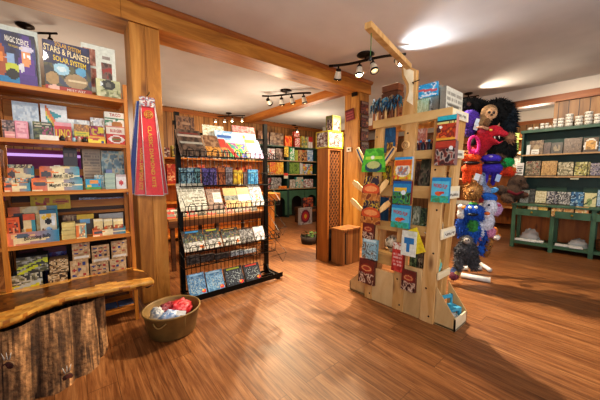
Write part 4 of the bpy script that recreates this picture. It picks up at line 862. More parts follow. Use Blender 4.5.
# things on the front (plane just in front of the posts)
HX = DX-.04
def hung(name, label, cat, u0, u1, vb, vt, spec, d=.03, side=None, group=None, txt=(), x=HX, yaw=0):
    x = onlean((u0+u1)/2, vb, x).x
    return card(name, label, cat, ('x', x), u0, u1, vb, vt, spec, d=d, side=side, group=group, txt=txt, yaw=yaw, cell=.008, tilt=-LEAN)
def vpack(label, u0, u1, vb, vt, spec, handles, hcol, inlay, group=None):
    p = onlean((u0+u1)/2, vb, HX); t = thing('hanging_toy', label, 'toy', p, RZX, group); t.rotation_euler[0] = -LEAN; PX_ = p.x
    q0, q1 = onx(u0, vb, PX_), onx(u1, vb, PX_); w = abs(q1.y-q0.y); h = onlean((u0+u1)/2, vt, HX).z-p.z
    mb = MB(spec[0][1]); tp = .72
    def shape(x, y, z): k = 1-(1-tp)*max(0, (z/h-.35))/.65; return (x*k, y, z)
    face_grid(mb, w, h, 0, spec, cell=.008, shape=shape)
    mb.add([(-w/2, .01, 0), (w/2, .01, 0), (w/2*tp, .01, h), (-w/2*tp, .01, h)], [(0, 3, 2, 1)], spec[0][1]); mb.build('printed_pack', 'printed_card', t)
    for hp in handles:
        pts = []
        for (u, v) in hp: a = onlean(u, v, HX); pts.append(Vector((-(a.y-p.y), .004, a.z-p.z)))
        m = MB(); n = len(pts)
        d0 = (pts[1]-pts[0]).normalized(); nn = Vector((d0.z, 0, -d0.x))
        wd = [.022, .031, .026, .02]; prof = [pts[0].lerp(pts[1], k/3) for k in range(4)]
        poly = [(q-nn*ww) for q, ww in zip(prof, wd)]+[(q+nn*ww) for q, ww in reversed(list(zip(prof, wd)))]
        m.prism([(q.x, q.z) for q in poly], .002, .02, 1); hd = m.build('wooden_handle', hcol, t, bevel=.004)
        if inlay:
            m = MB(); poly = [(q-nn*.008) for q in prof[:3]]+[(q+nn*.008) for q in reversed(prof[:3])]; poly = [pts[0].lerp(q, .93)+(pts[1]-pts[0])*.05 for q in poly]
            m.prism([(q.x, q.z) for q in poly], -.001, .002, 1); m.build('dark_inlay', inlay, hd)
    return t
vpack('green toy pack with two pale wooden sticks in a V on the left stand post', 361, 384.5, 172, 148.5, [('bg', '#4fae34'), ('n', 0, 0, 1, 1, ['#4fae34', '#63c03c', '#3d9430'], 4), ('e', .5, .22, .36, .24, '#1d4a5c'), ('e', .5, .30, .28, .16, '#b0b878'), ('r', .1, .55, .9, .66, '#a8d44a'), ('e', .45, .62, .09, .08, '#e8ecd8')], [((356.5, 148), (366, 170)), ((394.5, 147), (381, 167))], 'toy_wood', 'blue_cloth')
REDT = [('bg', '#8a3a26'), ('n', 0, .6, 1, 1, ['#2c2a3a', '#3a2c4a', '#c8a83a', '#4a2438'], 6), ('e', .5, .46, .48, .24, '#c9552c'), ('e', .5, .48, .36, .12, '#e2935a'), ('n', 0, 0, 1, .3, ['#a8662e', '#c98a4a', '#7a3a22'], 6)]
vpack('upper red toy pack with two wooden sticks on the left stand post', 361, 379, 200.5, 176, REDT, [((352.5, 181.5), (363, 191)), ((387, 180), (377, 194))], 'toy_wood', None)
vpack('lower red toy pack with two wooden sticks on the left stand post', 360, 379.5, 224, 200, REDT, [((350.5, 199.5), (361, 210)), ((389, 202), (378, 212))], 'toy_wood', None)
BR = [('bg', '#6a2a22'), ('n', 0, .0, 1, .45, ['#3a1a18', '#8a5a4a', '#d0b8a0', '#5a2a20'], 5), ('e', .5, .62, .4, .2, '#8a2f22'), ('e', .5, .64, .33, .12, '#c98a5a'), ('e', .5, .64, .24, .07, '#a03c2c')]
hung('hanging_pack', 'brown oval badge pack just below the wooden stick toys on the left stand post', 'pack', 362, 373, 239, 223, BR, side='#5a2a20')
hung('hanging_pack', 'pale blue pack hanging on the left stand post between two brown packs', 'pack', 361.5, 376, 259, 239, [('bg', '#8fb4c2'), ('n', 0, 0, 1, .8, ['#8fb4c2', '#5a5a58', '#a8c8d0', '#7a6a5c'], 5), ('r', .1, .85, .9, .97, '#c4dce2')], side='#6a98a8')
hung('hanging_pack', 'brown oval badge pack hanging lowest on the left stand post', 'pack', 358, 373, 283.5, 259.5, BR, d=.05, side='#5a2a20')
hung('puzzle_card', 'orange starburst card pack with a blue top, uppermost on the middle stand post', 'pack', 393.5, 411, 179.5, 157, [('bg', '#e8a43a'), ('n', 0, 0, 1, .3, ['#e4c43a', '#c8a83a', '#d84a2c'], 5), ('e', .5, .42, .42, .3, '#e8dcc8'), ('n', .2, .2, .8, .6, ['#e8dcc8', '#8a8a98', '#c87a4a'], 6), ('r', .05, .62, .95, .84, '#d8602a'), ('r', 0, .88, 1, 1, '#3aa0d8')], side='#c8ccd4')
hung('puzzle_card', 'blue and green picture card pack, second on the middle stand post', 'pack', 392, 410, 204, 181, [('bg', '#2a84b8'), ('n', 0, 0, 1, .5, ['#3a8a3a', '#1f5a6a', '#5aa84a', '#2c3a2c'], 5), ('r', .08, .55, .75, .72, '#e0b83a'), ('e', .6, .5, .14, .1, '#d8e4ea'), ('r', 0, .88, 1, 1, '#1f5a98')], side='#7a2c2c')
DRG = [('bg', '#5ab4d0'), ('r', 0, 0, 1, .18, '#2c9a8a'), ('n', 0, 0, 1, .25, ['#2c9a8a', '#3ab098', '#4a8a5a'], 6), ('r', 0, .86, 1, 1, '#2484b8'), ('d', .5, .1, .05, '#5ab4d0'), ('e', .42, .36, .2, .09, '#d0602c'), ('e', .6, .4, .16, .05, '#c43a2c')]
hung('puzzle_card', 'pale blue card pack with red lettering, lowest card on the middle stand post', 'pack', 390.5, 408.5, 228, 205, DRG, side='#2c84b0', txt=[('WORD FLIP', .1, .58, .9, .74, 'ink_red!', -.12)])
hung('puzzle_card', 'pale blue card pack with red lettering on the right stand post', 'pack', 430.5, 448, 202.5, 177.5, DRG, side='#2c84b0', txt=[('WORD FLIP', .1, .58, .9, .74, 'ink_red!', -.12)])
hung('hanging_pack', 'orange and maroon pack with a turquoise header at the top of right stand post', 'pack', 436, 455, 140, 115.5, [('bg', '#b8401f'), ('n', 0, 0, 1, .65, ['#b8401f', '#7a2a1f', '#d8702a', '#4a2a2c'], 4), ('r', 0, .0, 1, .1, '#d8a03a'), ('r', 0, .68, 1, .82, '#2c2c2c'), ('t', 0, .68, 1, .82, '#d8c87a', 1), ('r', 0, .82, 1, 1, '#2aa8b8'), ('e', .2, .55, .08, .06, '#e8e4dc')], d=.05, side='#c98a80')
hung('hanging_pack', 'dark red pack of figures below the turquoise headed one on the right post', 'pack', 434, 454, 165, 141, [('bg', '#8a2a24'), ('n', 0, 0, 1, .7, ['#4a2a28', '#8a3a2c', '#a8988c', '#2c1f24'], 5), ('r', 0, .75, 1, 1, '#b0402c'), ('e', .8, .7, .1, .08, '#e0dcd8')], d=.06, side='#8a6a68')
hung('hanging_pack', 'red pack with white header hanging between middle and right stand posts', 'pack', 391, 402, 271.5, 243, [('bg', '#b8342c'), ('n', 0, 0, 1, .75, ['#b8342c', '#c94a40', '#a02a26'], 4), ('t', .1, .2, .9, .7, '#dca8a0', 4), ('n', 0, .78, 1, 1, ['#e2d8c8', '#b8684a', '#e8e4d8'], 5)], d=.04, side='#902c26')
hung('hanging_pack', 'brown oval badge pack hanging low beside the right stand post', 'pack', 400.5, 414.5, 291, 270.5, BR, d=.04, side='#5a2a20')
hung('hanging_pack', 'yellow paper pack with red print half behind the white packet on the stand', 'pack', 410, 426, 254, 229, [('bg', '#e4cc2c'), ('r', .1, .5, .7, .62, '#c4342c'), ('n', 0, 0, 1, .4, ['#e4cc2c', '#d8b82a'], 3)], d=.01, x=HX+.012)
bpy.data.objects[[o.name for o in bpy.data.objects if o.get('label', '').startswith('yellow paper')][0]].rotation_euler[1] = -.45
hung('hanging_pack', 'white packet showing a blue toy water pistol hung on the middle stand post', 'pack', 400.5, 415, 256, 231, [('bg', '#dcdcce'), ('r', .2, .5, .85, .72, '#2f78b0'), ('r', .35, .15, .6, .6, '#2f78b0'), ('n', 0, .8, 1, 1, ['#dcdcce', '#c8ccb8'], 4)], d=.012, x=HX-.01)
dsk = thing('wood_slice', 'round carved wood slice hung on the middle stand post', 'wood slice', onlean(406, 145, DX-.012), RZX)
MB().lathe([(0, 0), (.04, 0), (.042, .01), (0, .01)], 20, rot=Matrix.Rotation(math.pi/2, 3, 'X')).build('slice', 'toy_wood', dsk)
m = MB()
for r in (.014, .026): m.tube([(r*math.cos(k*.5236), -.011, r*math.sin(k*.5236)) for k in range(12)], .0022, 4, closed=True)
m.build('carved_ring', 'brown_stick', dsk)
# things on its shelves
for k in range(6):
    u = 417+k*3; pp = onx(u, 150, 2.54); c = ['#3a1a1c', '#5a2024', '#1f2230', '#6a2a24', '#20242e', '#2a1a20'][k]
    t = thing('toy_bottle', 'small dark red or black figure in the row on the second stand shelf', 'toy', (2.54+.01*(k % 2), pp.y, 1.468), 0, 'row of dark figures on the stand')
    MB(c).lathe([(0, 0), (.018, 0), (.019, .11), (.010, .13), (.010, .14), (0, .14)], 10).build('figure_body', 'printed_card', t); MB(['#d8d0c8', '#3a86c0', '#b84a3a'][k % 3]).ball((0, 0, .150), .013, None, 8, 6).build('figure_head', 'printed_card', t)
card('booklet', 'pink edged paper pack standing behind the dark figures on the stand', 'booklet', ('x', 2.66), 417, 424, 139, 128.5, [('bg', '#d8a090'), ('n', 0, 0, 1, 1, ['#e0b0a0', '#c88070', '#e8d0c4'], 5)], d=.05, zb=1.468)
card('picture_book', 'dark green picture book leaning open on the third stand shelf', 'book', ('x', 2.50), 416, 434, 186, 158.5, [('bg', '#4a4a36'), ('n', 0, 0, 1, 1, ['#3a3a2c', '#5a5a44', '#7a6a58', '#2c2c24'], 5), ('r', 0, 0, 1, .1, '#8a2c24')], d=.025, tilt=-.25, zb=1.108, side='#7fb0c0')
card('picture_book', 'dull pink picture book beside the green one on the third stand shelf', 'book', ('x', 2.56), 424, 437, 186, 158, [('bg', '#6a5048'), ('n', 0, 0, 1, 1, ['#6a5048', '#8a6a60', '#4a3a34'], 5)], d=.02, tilt=-.2, zb=1.108)
for k, (u, c, lab) in enumerate(((419, '#4a5a34', 'olive green pencil case lying on the fourth stand shelf'), (426, '#9aa8a0', 'grey green tube lying on the fourth stand shelf'), (432, '#d8c02c', 'yellow toy lying at right of the fourth stand shelf'))):
    a = onx(u-4, 226, 2.42); t = thing('toy_roll', lab, 'toy', (2.47, onx(u, 226, 2.47).y, .775), .3+.2*k)
    MB(c).tube([(0, .05, 0), (.0, -.03, .07), (0, -.05, .09)], [.018, .024, .014], 10).build('roll_body', 'printed_card', t); MB('#e8e4d8').tube([(0, .052, -.002), (0, .044, .004)], .02, 10).build('roll_cap', 'printed_card', t)
card('folded_flag', 'dark blue pennant folded on the left of the second stand shelf', 'pennant', ('x', 2.54), 383.5, 394.5, 141.5, 127, [('bg', '#23587f'), ('n', 0, 0, 1, 1, ['#23587f', '#1c4a6c', '#2c6890'], 4)], d=.01, zb=1.468)
card('blue_board', 'plain blue board standing on the left of the fourth stand shelf', 'board', ('x', 2.50), 375, 387.5, 223, 197, [('bg', '#23587c'), ('n', 0, 0, 1, 1, ['#23587c', '#1c4c6c'], 3)], d=.012, zb=.763)
lump('stuffed_animal', 'cream spotted soft toy on the lower left shelf of the stand', (2.52, 1.52, .60), (.07, .085, .085), ['#cfc4ac', '#e0d8c4', '#5a5044', '#b8a888'], 11)
o = [q for q in bpy.data.objects if q.name.startswith('stuffed_animal')][0]
MB().b2(Vector((DX+.03, 1.42, .50))-O, Vector((DX2-.03, 1.66, .515))-O).build('shelf_panel', 'plywood_flat', st)
for (u0, u1, vt, zz, xx, pal, lab) in (
    (411, 418, 206, .763, 2.49, ['#8a8f7a', '#5a5f48', '#b8b8a0'], 'grey green book upright at left of the fourth stand shelf opening'),
    (418.5, 425, 208, .763, 2.52, ['#3a4a34', '#6a7a4c', '#22301f'], 'dark green book upright in the fourth stand shelf opening'),
    (409, 416, 243, .43, 2.47, ['#4a5a3c', '#2c3a28', '#7a8a5c'], 'dark green pack low between the middle and right stand posts'),
    (416.5, 423, 246, .43, 2.48, ['#7a6a50', '#4a3c2c', '#a8987a'], 'brown pack low between the middle and right stand posts'),
    (386, 391.5, 142.5, 1.468, 2.52, ['#c89a3a', '#8a5a2c', '#5a3a24'], 'golden brown pack on the left of the second stand shelf'),
    (381, 389, 166, 1.108, 2.49, ['#d8b82c', '#3a3428', '#8a6a3a'], 'yellow and black pack on the left of the third stand shelf'),
    (409, 416.5, 163, 1.108, 2.60, ['#5a4438', '#8a6a58', '#3a2c26'], 'brown pack behind the dark green book on the third stand shelf')):
    card('toy_pack', lab, 'pack', ('x', xx), u0, u1, 0, vt, [('bg', pal[0]), ('n', 0, 0, 1, 1, pal, 5)], d=.025, zb=zz, tilt=-.08)
# top of the stand
for k in range(9):
    u = 374.5+k*3; p = onx(u, 110, 2.57); lab = 'brown turned wooden stick with a feathered top in the row on the stand'
    t = thing('feathered_stick', lab, 'stick', (2.56+.02*(k % 2), p.y, 1.803), k*.6, 'feathered sticks on the stand')
    MB().tube([(0, 0, 0), (0, 0, .27)], [.015, .013], 8).build('stick_shaft', ('brown_stick', 'toy_wood')[k % 3 == 1], t)
    m = MB(); pal = ['#2c5a7c', '#3a7898', '#7a6450', '#1f3c54', '#8fa0a0', '#4a3c34']
    for q in range(26):
        a = random.uniform(0, 6.28); r = random.uniform(.01, .035); z = random.uniform(.215, .31); cc = random.choice(pal)
        m.tube([(r*.3*math.cos(a), r*.3*math.sin(a), z), (r*1.2*math.cos(a), r*1.2*math.sin(a), z-.02), (r*1.5*math.cos(a), r*1.5*math.sin(a), z-.06)], [.009, .008, .002], 5, cc)
    m.build('feather_tuft', 'plush', t)
z = 1.803
for k in range(6):
    pa, pb = onx(384.5, 80, 2.72), onx(402, 80, 2.72)
    o = MB('#6e4228' if k % 2 else '#5d3620').box((0, 0, .038), (.12, abs(pa.y-pb.y)-.012*(k % 2), .075)).build('bark_box', 'printed_matte', None, (2.72, (pa.y+pb.y)/2, z), (0, 0, .06*(k % 3-1)), bevel=.012)
    m = MB('#8a5a3a')
    tag(o, ('lowest', 'second lowest', 'third lowest', 'third from top', 'second from top', 'topmost')[k]+' brown box in the stack behind the feathered sticks on the stand', 'box', 'stack of brown boxes'); z += .0775
for k in range(5):
    u = 418+k*2.3; p = onx(u, 105, 2.54)
    o = box_card(.022, .20+.01*(k % 2), .09, [('bg', '#b7bf96'), ('n', 0, 0, 1, 1, ['#b7bf96', '#cdd2b0', '#98a07a'], 4)], '#b0b890').build('card_sleeve', 'printed_card', None, (2.54, p.y, 1.803), (0, 0, RZX)); tag(o, 'pale green card sleeve in the upright row on top of the stand', 'card', 'pale green sleeves on the stand')
card('toy_bag', 'grey and white patterned bag beside the pale sleeves on the stand top', 'bag', ('x', 2.55), 429, 439, 106, 95.5, [('bg', '#8f8a82'), ('n', 0, 0, 1, 1, ['#8f8a82', '#c4c0b8', '#5a544c'], 6)], d=.06, zb=1.803)
card('hanging_pack', 'bright blue bag with red and white print hung at the top of the stand', 'pack', ('x', DX+.12), 418.5, 437, 97, 83.5, [('bg', '#2f9ad0'), ('n', 0, 0, 1, 1, ['#2f9ad0', '#58b4e0', '#e8ecf0', '#2484b8'], 4), ('d', .5, -.2, .09, '#c8606a')], d=.02)
m = MB(); a = onlean(413, 83.5, DX-.02); m.tube([a+Vector((.015, .0, 0)), a+Vector((-.03, -.01, .0)), a+Vector((-.035, -.08, .004))], .005, 5); o = m.build('wall_hook', 'black_metal'); tag(o, 'black metal hook at the top of the middle stand post', 'hook')
card('hardback_book', 'large white book with grey print leaning at the right end of the stand top', 'book', ('y', 1.06), 445, 461.5, 107, 89.5, [('bg', '#d4d0c2'), ('t', .06, .08, .94, .92, '#98948a', 5), ('r', .1, .4, .8, .48, '#6a665c')], d=.05, side='#8a8478', zb=1.803)
card('hardback_book', 'second grey book standing behind the large white one on the stand top', 'book', ('y', 1.13), 438, 455, 107, 88.5, [('bg', '#9a958a')], d=.05, side='#7c766a', zb=1.803)
# side bins
SB = ('y', 1.03)
for (u0, u1, zz, h, d, spec, lab) in (
    (441, 455, 1.468, .16, .05, [('bg', '#b0a89c'), ('n', 0, 0, 1, 1, ['#c8c4bc', '#6a6058', '#a89888', '#4a4440'], 7)], 'grey print booklet in the second side bin of the stand'),
    (439, 447, 1.108, .20, .05, [('bg', '#d0ccc4'), ('n', 0, 0, 1, 1, ['#d8d4cc', '#4a4644', '#a8a49c'], 6)], 'left black and white pack in the third side bin of the stand'),
    (447.5, 456, 1.108, .19, .05, [('bg', '#c4c0b8'), ('n', 0, 0, 1, 1, ['#e0dcd4', '#3a3634', '#8a867c'], 6)], 'right black and white pack in the third side bin of the stand'),
    (438, 446, .763, .11, .05, [('bg', '#b8a890'), ('t', 0, .1, 1, .9, '#7c7058', 4)], 'left tan pack in the fourth side bin of the stand'),
    (446.5, 456, .763, .10, .05, [('bg', '#a89c8a'), ('n', 0, 0, 1, 1, ['#a89c8a', '#d0c8b8', '#6a6050'], 5)], 'right grey tan pack in the fourth side bin of the stand')):
    p0, p1 = ony(u0, 190, 1.03), ony(u1, 190, 1.03); p0.x = max(p0.x, DX+LEAN*zz+.075); p1.x = max(p1.x, p0.x+.08)
    o = box_card(p1.x-p0.x, h, d, spec, '#b0a898').build('toy_pack', 'printed_card', None, ((p0.x+p1.x)/2, 1.05, zz+.002), (-.12, 0, 0)); tag(o, lab, 'pack')
tb = thing('ball', 'purple and silver ball in the lower side bin of the stand', 'ball', (2.53, 1.09, .50)); MB().b2(Vector((DX+.05, 1.02, .40))-O, Vector((DX2-.02, 1.32, .412))-O).build('shelf_panel', 'plywood_flat', st)
tb.location.z = .475; MB('#6a6a9a').ball((0, 0, 0), .06, None, 16, 10).build('ball_shell', 'printed_card', tb); MB('#b8c0cc').tube([(.0605*math.cos(k*.3927), .0605*math.sin(k*.3927), 0) for k in range(16)], .004, 5, closed=True).build('ball_seam', 'printed_card', tb)
MB().b2(Vector((DX+.03, 1.0, .40))-O, Vector((DX2-.01, 1.012, .46))-O).build('side_lip', 'ply_edge', st)
for k, (a, b, c, lab) in enumerate(((2.44, 2.60, '#6ab0a8', 'long teal tube leaning in the lower side bin of the stand'), (2.42, 2.57, '#b8b070', 'long olive tube leaning in the lower side bin of the stand'))):
    o = MB(c).tube([(a, 1.035+.01*k, .43), (b, 1.05+.01*k, .58)], .012, 8).build('toy_tube', 'printed_card'); tag(o, lab, 'tube')
bx_ = thing('toy_chair', 'turquoise plastic toy chair lying in the base bin of the stand', 'toy', (2.52, .945, .02), -.3)
m = MB('#3f9fc0'); m.b2((-.075, -.05, .10), (.075, .05, .125)); m.build('seat', 'printed_card', bx_)
for x in (-.062, .062):
    for y in (-.04, .04): MB('#3f9fc0').b2((x-.012, y-.01, 0), (x+.012, y+.01, .10)).build('leg', 'printed_card', bx_)
m = MB('#4aaac8'); m.b2((-.075, .04, .125), (-.058, .055, .21)); m.b2((.058, .04, .125), (.075, .055, .21)); m.b2((-.075, .04, .18), (.075, .055, .21)); m.build('backrest', 'printed_card', bx_)
for k, (x, y, c, lab) in enumerate(((2.45, .92, ['#e8e4dc', '#d83a6a', '#f0e8d8', '#e0b83a'], 'colourful pink and white paper packet in the base bin of the stand'), (2.50, .905, ['#e0e0da', '#3a9a8a', '#f0ece4', '#d8d4c8'], 'white and green paper packet in the base bin of the stand'), (2.55, .92, ['#ece8e0', '#6a4a9a', '#c8c4bc', '#e8b8b0'], 'white and violet paper packet in the base bin of the stand'))):
    o = box_card(.10, .09, .012, [('bg', c[0]), ('n', 0, 0, 1, 1, c, 5)], c[0]).build('paper_packet', 'printed_card', None, (x, y-.03, .055+.005*k), (-.9, 0, .5*(k-1))); tag(o, lab, 'packet')
lump('rubber_ball', 'dark plum soft ball at the front corner of the base bin of the stand', (2.44, .895, .06), (.03, .03, .03), ['#5a2a4a', '#7a3a5a'], 21)

# ------------------------------------------------------------------ puppets on their stand
PW = 3.35; PS = PW/FPX; RZC = math.atan2(RT.y, RT.x)
CRX, CRY = 4.02, 1.27
ps = thing('puppet_stand', 'wooden pole on white pipe feet carrying the hand puppets beside the plywood stand', 'stand', (CRX, CRY, 0), RZC)
MB().b2((-.03, -.02, .03), (.03, .02, 2.25)).build('pole', 'crate_wood', ps)
def L2(p): d = Vector(p)-Vector((CRX, CRY, 0)); return Vector((d.dot(RT), d.dot(F0), d.z))
a, b = onz(461, 275, .035), onz(489, 280, .035); MB().tube([L2(a), L2(b)], .032, 14).build('foot_pipe', 'white_pvc', ps)
m = MB(); m.tube([L2(b)+(L2(b)-L2(a))*.001, L2(b)+(L2(b)-L2(a))*.05], .035, 14); m.build('pipe_cap', 'white_pvc', ps)
a, b = onz(462, 268, .035), onz(481, 268, .035); MB().tube([L2(a), L2(b)], .03, 14).build('foot_pipe', 'white_pvc', ps)
a, b = onz(478, 262, .035), onz(490, 270, .035); MB().tube([L2(a), L2(b)], .028, 14).build('foot_pipe', 'white_pvc', ps)
for z in (.55, .9, 1.25, 1.6, 1.95, 2.2):
    MB().tube([(-.22, 0, z), (.24, 0, z)], .012, 8).build('peg_bar', 'crate_wood', ps)
def remesh(m, voxel, smooth=4):
    me = m.mesh('tmp'); ob = bpy.data.objects.new('tmp', me); COL.objects.link(ob)
    r = ob.modifiers.new('r', 'REMESH'); r.mode = 'VOXEL'; r.voxel_size = voxel; r.use_smooth_shade = True
    s = ob.modifiers.new('s', 'SMOOTH'); s.factor = .5; s.iterations = smooth
    bpy.context.view_layer.update(); dg = bpy.context.evaluated_depsgraph_get(); out = bpy.data.meshes.new_from_object(ob.evaluated_get(dg)); bpy.data.objects.remove(ob)
    return out
def plush(name, label, cat, au, av, ells, parts=(), fur=0, furlen=.03, dy=0.0, voxel=.012, jit=.12, furw=.006):
    """soft toy: the ellipsoids (u, v, depth, ru, rv, rd, colour[, tilt]) are fused into one continuous body"""
    base = pt(au, av, PW+dy); t = thing(name, label, cat, base, RZC)
    E = []; m = MB()
    S = (PW+dy)/FPX
    def at_(u, v, d):
        q = pt(u, v, PW+dy+d)-base; return Vector((q.dot(RT), q.dot(F0), q.z))
    for e in ells:
        u, v, d, ru, rv, rd, c = e[:7]; ti = e[7] if len(e) > 7 else 0
        ctr = at_(u, v, d); r = (ru*S, rd, rv*S); R = Matrix.Rotation(ti, 3, 'Y')
        m.ball(ctr, r, c, 16, 12, rot=R); E.append((ctr, r, R.inverted(), lin(c)))
    me = remesh(m, voxel)
    def colour(p):
        best = None
        for ctr, r, Ri, c in E:
            q = Ri @ (p-ctr); k = math.sqrt((q.x/r[0])**2+(q.y/r[1])**2+(q.z/r[2])**2)
            k = (k-1)*min(r)
            if best is None or k < best[0]: best = (k, c)
        return best[1]
    mb = MB(); mb.v = [tuple(v.co) for v in me.vertices]
    for p in me.polygons:
        mb.f.append(tuple(p.vertices)); mb.sm.append(True); c = colour(p.center); q = 1+jit*mnoise.noise(p.center*40); mb.c.append(tuple(x*q for x in c))
    if fur:
        rnd = random.Random(len(name)+int(au)); polys = list(me.polygons); wts = [p.area for p in polys]
        for p in rnd.choices(polys, wts, k=fur):
            c0 = Vector(p.center); nr = Vector(p.normal); c = colour(c0); tn = nr.orthogonal().normalized()
            tn = Matrix.Rotation(rnd.random()*6.28, 3, nr) @ tn
            tip = c0+nr*furlen*rnd.uniform(.5, 1.1)+Vector((rnd.uniform(-.5, .5), rnd.uniform(-.5, .5), -.7))*furlen*.6
            q = rnd.uniform(.55, 1.5); o = len(mb.v); mb.v += [tuple(c0-tn*furw-nr*.003), tuple(c0+tn*furw-nr*.003), tuple(tip)]
            mb.f.append((o, o+1, o+2)); mb.sm.append(False); mb.c.append(tuple(min(1, x*q) for x in c))
    bpy.data.meshes.remove(me)
    me2 = bpy.data.meshes.new('body'); me2.from_pydata(mb.v, [], mb.f); me2.update()
    at = me2.color_attributes.new('Col', 'FLOAT_COLOR', 'CORNER'); buf = []
    for f, c in zip(mb.f, mb.c): buf += [*c, 1.0]*len(f)
    at.data.foreach_set('color', buf); me2.polygons.foreach_set('use_smooth', mb.sm)
    me2.materials.append(MATS['plush']); o = bpy.data.objects.new('body', me2); COL.objects.link(o); o.parent = t
    for pn, mat, kind, *a in parts:
        P = at_
        m = MB(a[-1])
        if kind == 'ball': u, v, d, ru, rv, rd = a[:6]; m.ball(P(u, v, d), (ru*S, rd, rv*S), None, 12, 8)
        elif kind == 'tube': pts, r = a[:2]; m.tube([P(*q) for q in pts], [x*S for x in r] if isinstance(r, list) else r*S, 8)
        elif kind == 'loop': u, v, d, ru, rv, r = a[:6]; m.tube([P(u+ru*math.cos(k*.3927), v+rv*math.sin(k*.3927), d) for k in range(16)], r*S, 6, closed=True)
        elif kind == 'tag': u, v, d, ru, rv = a[:5]; m.box(P(u, v, d), (ru*2*S, .004, rv*2*S), None, Matrix.Rotation(.3, 3, 'Y'))
        m.build(pn, mat, t)
    return t
BLK = '#12110f'; BLB = '#18242c'
plush('gorilla_puppet', 'big shaggy black gorilla puppet hanging at the top of the puppet stand', 'puppet', 492, 125,
      [(498, 112, .04, 16, 13, .12, BLK), (507, 122, .03, 8, 20, .10, BLB), (478, 106, .06, 14, 7, .08, BLK, .3), (466, 104, .06, 7, 6, .07, BLK), (503, 148, .05, 13, 13, .10, BLK), (492, 128, .08, 20, 24, .08, BLK), (510, 138, -.05, 4.5, 5, .05, '#a3785a'), (497, 158, -.02, 9, 4, .06, '#5a4030')],
      [('muzzle', 'plush', 'ball', 510, 138, -.06, 5, 4, .05, '#a8795c'), ('ear', 'plush', 'ball', 469, 104, -.0, 2.4, 2.4, .02, '#6a4a40')], fur=2600, furlen=.045, furw=.008)
plush('monster_puppet', 'round purple fuzzy puppet head beside the top of the plywood stand', 'puppet', 470, 122, [(469.5, 119, -.04, 8.5, 9, .10, '#5a3aa8'), (470, 130, -.03, 5, 6, .06, '#4a2f8c')], [('paper_tag', 'printed_card', 'tag', 476, 127, -.12, 2, 3, '#c4d0dc')], fur=500, furlen=.02)
plush('sloth_puppet', 'tan sloth puppet with a pale face held against the black gorilla puppet', 'puppet', 489, 118,
      [(489, 112, -.10, 8, 7, .06, '#b08c64', -.4), (484, 120, -.08, 6, 7, .06, '#9a7a54'), (491.5, 113.5, -.14, 5.4, 5.4, .045, '#dcae82'), (478, 123, -.08, 6, 3, .04, '#9a7a54', .4), (487, 123, -.13, 3, 4, .03, '#7a5a3c')],
      [('eye', 'printed_card', 'ball', 489.3, 112.3, -.19, 1.3, 1.3, .012, '#2a1a12'), ('eye', 'printed_card', 'ball', 493.9, 112.6, -.19, 1.3, 1.3, .012, '#2a1a12'), ('nose', 'printed_card', 'ball', 491.7, 114.8, -.185, 1.2, .9, .012, '#3a241a'), ('paper_tag', 'printed_card', 'tag', 477, 122, -.15, 1.8, 3.2, '#c8d4e0')], fur=150, furlen=.012)
plush('dragon_puppet', 'red dragon puppet with an open mouth and horns below the gorilla puppet', 'puppet', 490, 138,
      [(484, 140, -.10, 9, 11, .08, '#a81428'), (494, 131, -.16, 8, 5.5, .07, '#c41f34'), (502, 133.5, -.19, 6, 3, .05, '#c8283c', .15), (493, 141, -.17, 6, 2.5, .045, '#b01a2c', .6), (479, 150, -.08, 7, 8, .06, '#9c1224'), (482, 131, -.14, 5, 3, .03, '#b8384c')],
      [('horn', 'plush', 'tube', [(488, 129, -.2), (482, 127, -.2), (476, 127.5, -.18)], [1.6, 1.3, .5], '#c89878'), ('horn', 'plush', 'tube', [(498, 127, -.2), (499.5, 123, -.2)], [1.2, .4], '#b08068'), ('eye', 'printed_card', 'ball', 491, 130, -.23, 1.3, 1.1, .015, '#e0c850'), ('mouth_lining', 'printed_card', 'ball', 495, 138, -.17, 4.5, 2, .04, '#20080c'),
       ('tooth', 'printed_card', 'tube', [(499, 136, -.22), (499.5, 139, -.22)], [.7, .1], '#efe8dc'), ('tooth', 'printed_card', 'tube', [(494.5, 136.5, -.22), (495, 139, -.22)], [.6, .1], '#efe8dc'), ('tongue', 'plush', 'tube', [(494, 139.5, -.2), (499, 143, -.21), (503, 141, -.21)], [1.1, 1, .4], '#d83a50')], fur=0)
plush('monster_puppet', 'magenta pink puppet with a black open mouth left of the red dragon puppet', 'puppet', 473, 146, [(474, 153, -.10, 5, 4, .05, '#c01a6a'), (473, 141, -.09, 2.5, 5, .05, '#1a0a12')], [('mouth_rim', 'plush', 'loop', 474, 145, -.16, 5, 8.5, 1.4, '#d8287c')], fur=0)
plush('monster_puppet', 'magenta puppet arm behind the right side of the black gorilla', 'puppet', 512, 118, [(512, 118, .05, 2.6, 4.6, .03, '#c0246c', .4)], fur=0, dy=.06)
plush('monster_puppet', 'bright orange puppet with a wide black mouth and dangling arms', 'puppet', 472, 168,
      [(471.5, 158, -.10, 8.5, 4, .09, '#e8541c'), (471.5, 169, -.09, 9, 6, .09, '#e2501a'), (464.5, 177, -.08, 2, 7, .03, '#e2501a'), (469.5, 178, -.12, 1.8, 6, .03, '#dc4a18'), (480, 170, -.1, 2.4, 7, .03, '#e2501a')],
      [('mouth_lining', 'printed_card', 'ball', 471.5, 163, -.14, 7.2, 1.9, .06, '#140806'), ('horn', 'plush', 'ball', 465, 155.5, -.12, 2, 1.6, .03, '#f0742c'), ('horn', 'plush', 'ball', 476, 155.5, -.12, 2, 1.6, .03, '#f0742c'), ('paper_tag', 'printed_card', 'tag', 477, 177, -.2, 2.4, 3.2, '#cfd4dc')], fur=250, furlen=.012)
